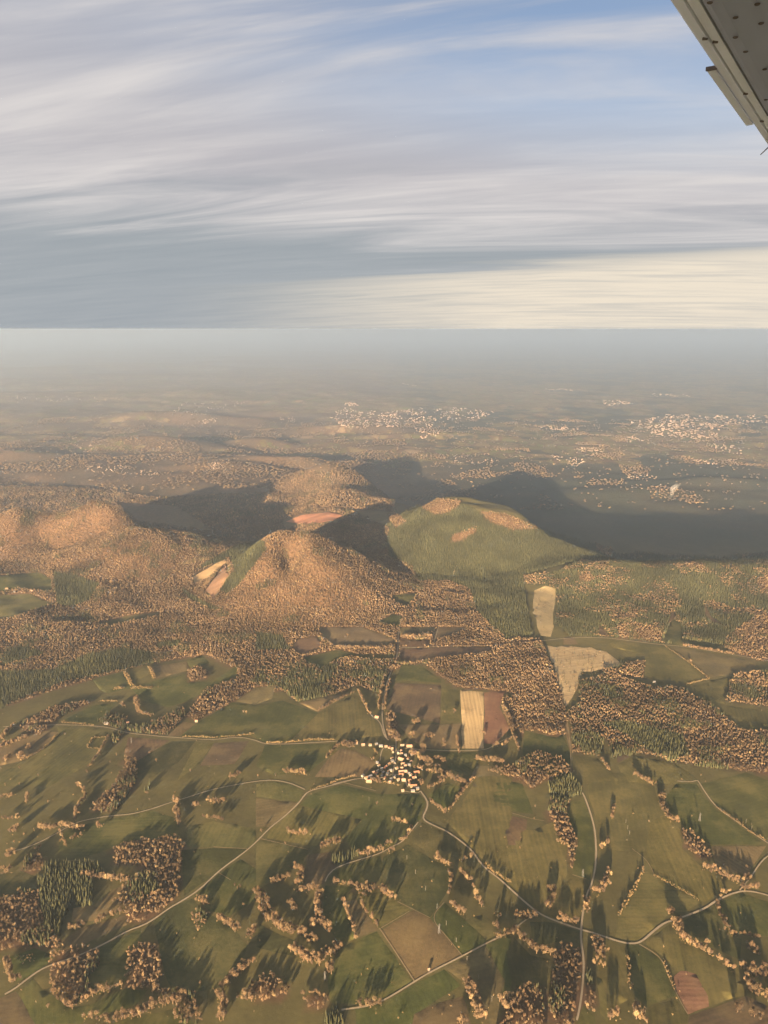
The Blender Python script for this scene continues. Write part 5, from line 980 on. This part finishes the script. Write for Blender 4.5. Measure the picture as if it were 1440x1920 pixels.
def far_house_geo(L, Wd, H, shed):
    l, w, rf = L/2, Wd/2, (.5 if shed else Wd*.28)
    v = [(-l, -w, -4), (l, -w, -4), (l, w, -4), (-l, w, -4), (-l, -w, H), (l, -w, H), (l, w, H), (-l, w, H), (-l, 0, H+rf), (l, 0, H+rf)]
    return v, [(0, 1, 5, 4), (1, 2, 6, 9, 5), (2, 3, 7, 6), (3, 0, 4, 8, 7)], [(4, 5, 9, 8), (6, 7, 8, 9)]
for i in range(10):
    v, fw, fr = far_house_geo(1., .62, .48, False); me_ = bpy.data.meshes.new('house'); me_.from_pydata(v, [], fw+fr); me_.materials.append([FARW[0], FARW[2], FARW[0]][i % 3]); me_.materials.append(ROOFS[(i*3) % 4][1])
    for j, pg in enumerate(me_.polygons): pg.material_index = 0 if j < len(fw) else 1
    far_meshes[i] = me_
for i, (d_, p, s, where) in enumerate(rows_):
    if i < budget:
        o = bpy.data.objects.new('house', far_meshes[i % 10]); COL.objects.link(o); o.location = (p[0], p[1], p[2]+.3); o.rotation_euler = (0, 0, rng.normal(0, .35)); o.scale = (s, s, max(.5, 11/s)*s*.95)
        tag(o, 'small pale house in ' + where, 'house', 'houses of ' + where)
    else:
        acc.setdefault(where, []).append((p, s))
for where, lst in acc.items():
    v_all, fW, fR = [], [], []
    for p, s in lst:
        shed = s > 34; v, fw, fr = far_house_geo(s, s*rng.uniform(.4, .7), rng.uniform(5, 11), shed); a_ = rng.normal(0, .3); ca, sa = math.cos(a_), math.sin(a_); n = len(v_all)
        v_all += [(p[0]+x*ca-y*sa, p[1]+x*sa+y*ca, p[2]+z) for x, y, z in v]; fW += [tuple(k+n for k in f) for f in fw]; fR += [tuple(k+n for k in f) for f in fr]
    o = mesh_obj('town', v_all, fW+fR, [FARW[0], FARW[1], FARW[2], ROOFS[0][1]])
    for j, pg in enumerate(o.data.polygons):
        b_ = (j if j < len(fW) else (j-len(fW))*2)//4; pg.material_index = (0 if j < len(fW) else 1) + (2 if b_ % 3 == 0 else 0)
    tag(o, 'remaining tiny buildings of ' + where, 'town', kind='stuff')

# ------------------------------------------------------------------ pylons and poles
M_STEEL = plain('galvanised_steel', (.10, .095, .09), .7, .1); M_POLE = plain('weathered_pole', (.15, .135, .115), .8, .1)
def lattice():
    parts = {}
    H, b0, b1 = 27., 2.4, .7; legs = []
    for sx in (-1, 1):
        for sy in (-1, 1): m = MB(); m.bar((sx*b0, sy*b0, -1.5), (sx*b1, sy*b1, H*.8), .26, .2, 4); legs.append(m.mesh('leg', M_STEEL))
    br = MB(); lv = [0, 5, 9.5, 13.5, 17, 20, 21.6]
    rad = lambda z: b0+(b1-b0)*z/(H*.8)
    for z0, z1 in zip(lv, lv[1:]):
        for k in range(4):
            c = [(-1, -1), (1, -1), (1, 1), (-1, 1)]; (ax_, ay_), (bx, by) = c[k], c[(k+1) % 4]
            br.bar((ax_*rad(z0), ay_*rad(z0), z0), (bx*rad(z1), by*rad(z1), z1), .13, None, 3); br.bar((bx*rad(z0), by*rad(z0), z0), (ax_*rad(z1), ay_*rad(z1), z1), .13, None, 3)
    top = MB()
    for sx in (-1, 1):
        for sy in (-1, 1): top.bar((sx*b1, sy*b1, H*.8), (0, 0, H+1), .2, .12, 4)
    arms = []
    for z0, w in ((H*.74, 4.6), (H*.84, 3.8), (H*.94, 3.)):
        m = MB()
        for s in (-1, 1): m.bar((0, -.4, z0), (s*w, 0, z0), .16, .1, 4); m.bar((0, .4, z0+1.2), (s*w, 0, z0+.05), .13, .08, 4); m.bar((s*w, 0, z0), (s*w, 0, z0-1.5), .12, .12, 4)
        arms.append(m.mesh('crossarm', M_STEEL))
    return legs, br.mesh('bracing', M_STEEL), top.mesh('peak', M_STEEL), arms
LG, BR, TP, AR = lattice()
for view, x, y, s, lb in [(2, 1030, 930, 1., 'steel lattice pylon at a tan and green field boundary'), (3, 1055, 298, 1., 'steel lattice pylon in the dark green field by the thick hedgerow'), (3, 398, 608, .8, 'steel lattice pylon beside the straight lane'), (2, 388, 1195, .9, 'steel lattice pylon next to the pair of trees in a dark meadow'), (4, 740, 1000, .8, 'steel lattice pylon in the western brown field')]:
    p = ground_at(Z(view, [(x, y)]))[0]; e = empty('lattice_pylon', p, R(25), s)
    for m_ in LG: place(m_, 'leg', e)
    place(BR, 'bracing', e); place(TP, 'peak', e)
    for m_ in AR: place(m_, 'crossarm', e)
    tag(e, lb, 'pylon')
pm = MB(); pm.bar((0, 0, -1), (0, 0, 13), .34, .22, 6); PM = pm.mesh('mast', M_POLE)
cm = MB(); cm.bar((-1.6, 0, 12.2), (1.6, 0, 12.2), .13, .13, 4)
for s in (-1.5, 0, 1.5): cm.bar((s, 0, 12.2), (s, 0, 12.9), .1, .1, 4)
CM = cm.mesh('crossarm', M_POLE)
for view, x, y in [(2, 849, 515), (2, 897, 597), (2, 954, 688), (2, 1018, 790), (2, 1070, 885), (2, 1126, 980), (2, 1187, 1085), (2, 1250, 1190), (2, 1327, 1310), (2, 636, 185), (2, 700, 60), (3, 650, 345), (3, 660, 375), (3, 1316, 310), (3, 1348, 345), (3, 640, 310)]:
    p = ground_at(Z(view, [(x, y)]))[0]; e = empty('utility_pole', p, R(-30)); place(PM, 'mast', e); place(CM, 'crossarm', e)
    tag(e, 'thin pale utility pole of the power line crossing the pastures', 'pole', 'utility poles across the pastures')

# ------------------------------------------------------------------ smoke over the plain
def smoke_mat():
    m = bpy.data.materials.new('smoke'); m.use_nodes = True; t = m.node_tree; t.nodes.remove(t.nodes['Principled BSDF'])
    pv = t.nodes.new('ShaderNodeVolumePrincipled'); pv.inputs['Density'].default_value = .006; pv.inputs['Density Attribute'].default_value = ''; pv.inputs['Color'].default_value = (.9, .9, .9, 1)
    t.links.new(pv.outputs[0], t.nodes['Material Output'].inputs['Volume'])
    try: m.cycles.homogeneous_volume = True
    except Exception: pass
    return m
p = ground_at(Z(8, [(1072, 150)]))[0]; bm = bmesh.new()
nseg, ring = 16, 12; loops = []
for i in range(nseg):
    t = i/(nseg-1); r_ = 4+46*t**.8*(1-.45*t**3)*(1+.22*math.sin(9*t+1)); c = Vector((60*t*t+22*t+8*math.sin(7*t), 30*t, -2+150*t**.9))
    loops.append([bm.verts.new(c+Vector((math.cos(a_)*r_*(1+.18*math.sin(3*a_+5*t)), math.sin(a_)*r_*(1+.18*math.cos(2*a_+7*t)), 6*math.sin(2*a_+9*t)*t))) for a_ in (2*math.pi*k/ring for k in range(ring))])
for a_, b_ in zip(loops, loops[1:]):
    for k in range(ring): bm.faces.new((a_[k], a_[(k+1) % ring], b_[(k+1) % ring], b_[k]))
bm.faces.new(list(reversed(loops[0]))); bm.faces.new(loops[-1])
me_ = bpy.data.meshes.new('smoke_plume'); bm.to_mesh(me_); bm.free(); me_.materials.append(smoke_mat())
o = bpy.data.objects.new('smoke_plume', me_); COL.objects.link(o); o.location = p
tag(o, 'thin pale smoke plume rising from the sunlit plain', 'smoke', kind='stuff')

# ------------------------------------------------------------------ the aircraft's own wing, overhead
def paint(name, col, rough): 
    def f(n, b):
        tcn = n.n.new('ShaderNodeTexCoord'); q = n.noise(tcn.outputs['Object'], 3., 5, .6); st = n.noise(n.vmath('MULTIPLY', tcn.outputs['Object'], (1.5, 14, 1)), 2., 4, .6)
        n.put(b.inputs['Base Color'], n.mix(n.math('MULTIPLY', n.math('ADD', q, st), .5), [c*.78 for c in col], [c*1.15 for c in col])); b.inputs['Specular IOR Level'].default_value = .45
    return material(name, f, rough)
M_WING, M_EDGE, M_DARK = paint('wing_paint', (.26, .30, .40), .4), paint('edge_paint', (.66, .71, .82), .4), plain('dark_fitting', (.07, .055, .05), .6)
s_dir = Vector((.541, .841, 0)); c_dir = Vector((.841, -.541, 0)); W0 = Vector((.717, 2.167, CAM_Z+.80))
wing = empty('aircraft_wing', W0, math.atan2(s_dir.y, s_dir.x))                # local x runs outboard, -y toward the leading edge
tag(wing, 'pale painted aircraft wing underside with flap edge, tab and drain fittings', 'wing')
def strip(name, prof, x0, x1, mat, parent, n=40, twist=0.):
    """a (y,z) profile swept along the span"""
    v, f = [], []; k = len(prof)
    for i in range(n+1):
        x = x0+(x1-x0)*i/n
        v += [(x, y, z+twist*x) for y, z in prof]
    for i in range(n):
        for j in range(k): a_ = i*k+j; b_ = i*k+(j+1) % k; f.append((a_, b_, b_+k, a_+k))
    f += [tuple(range(k)), tuple(range(n*k, (n+1)*k))[::-1]]
    o_ = mesh_obj(name, v, f, mat, parent)
    return o_
xa, xb = -3.2, 4.6
skin = [(-.062, .006), (-.068, -.004), (-.085, -.011), (-.115, -.017), (-.40, -.02), (-.8, -.02), (-1.3, -.03), (-1.5, .0), (-1.56, .06), (-1.5, .12), (-1.1, .17), (-.6, .15), (-.2, .10), (-.062, .06)]
strip('underside_skin', skin, xa, xb, M_WING, wing)
strip('flap', [(0, 0), (-.006, -.003), (-.030, -.008), (-.033, .0), (-.032, .05), (-.015, .03), (0, .010)], xa, xb, M_EDGE, wing)
strip('gap_seal', [(-.035, -.002), (-.038, -.007), (-.060, -.002), (-.061, .05), (-.035, .05)], xa, xb, M_EDGE, wing)
tab = strip('trim_tab', [(.034, .004), (.028, -.003), (.003, -.002), (.003, .006), (.028, .009)], .62, 1.42, M_EDGE, wing, 6)
m = MB(); m.box(.607, .616, -.002, .031, -.004, .007); m.obj('tab_bracket', M_DARK, wing)
hm = MB(); hm.bar((0, 0, 0), (0, -.014, -.003), .004, .003, 8)
HM = hm.mesh('hinge', M_DARK)
def under(px_, py_, hh=.78):
    """where a line of sight meets the wing's underside, in the wing's own axes"""
    d = Vector(((px_-720)/FPX, cp+sp_*(960-py_)/FPX, -sp_+cp*(960-py_)/FPX)); q_ = d*(hh/d.z)-Vector((W0.x, W0.y, 0)); return q_.dot(s_dir), -q_.dot(c_dir)
for x, y in [under(*q_) for q_ in ((1340, 84), (1397, 180), (1428, 231), (1321, 78), (1280, 2))]: place(HM, 'hinge', wing, (x, y+.006, -.012))
fm = MB(); fm.bar((0, 0, -.0), (0, 0, -.002), .0075, .006, 8); FM = fm.mesh('drain_fitting', M_DARK)
for x, y in [under(*q_) for q_ in ((1331, 5), (1379, 33), (1379, 70), (1398, 97), (1427, 44), (1436, 187), (1420, 8), (1434, 130))]: place(FM, 'drain_fitting', wing, (x, y, -.0195), 0, (1.25, 1, 1))
m = MB(); m.bar((1.885, .0, .0), (1.90, .035, -.028), .003, .002, 5); m.obj('static_wick', M_DARK, wing)

# ------------------------------------------------------------------ haze: one closed box of even air
hz = bpy.data.materials.new('haze'); hz.use_nodes = True; t = hz.node_tree; t.nodes.remove(t.nodes['Principled BSDF'])
pv = t.nodes.new('ShaderNodeVolumePrincipled'); pv.inputs['Density'].default_value = HAZE_DENSITY; pv.inputs['Density Attribute'].default_value = ''
pv.inputs['Color'].default_value = HAZE_COLOR; pv.inputs['Anisotropy'].default_value = HAZE_G
t.links.new(pv.outputs[0], t.nodes['Material Output'].inputs['Volume'])
try: hz.cycles.homogeneous_volume = True
except Exception as ex: print('no homogeneous flag', ex)
v, f = box(-148000, 148000, -13500, 158000, float(GZ.min())-1, CAM_Z+6)
o = mesh_obj('haze', v, f, hz); tag(o, 'pale even haze filling the air over the whole countryside', 'haze', kind='stuff')
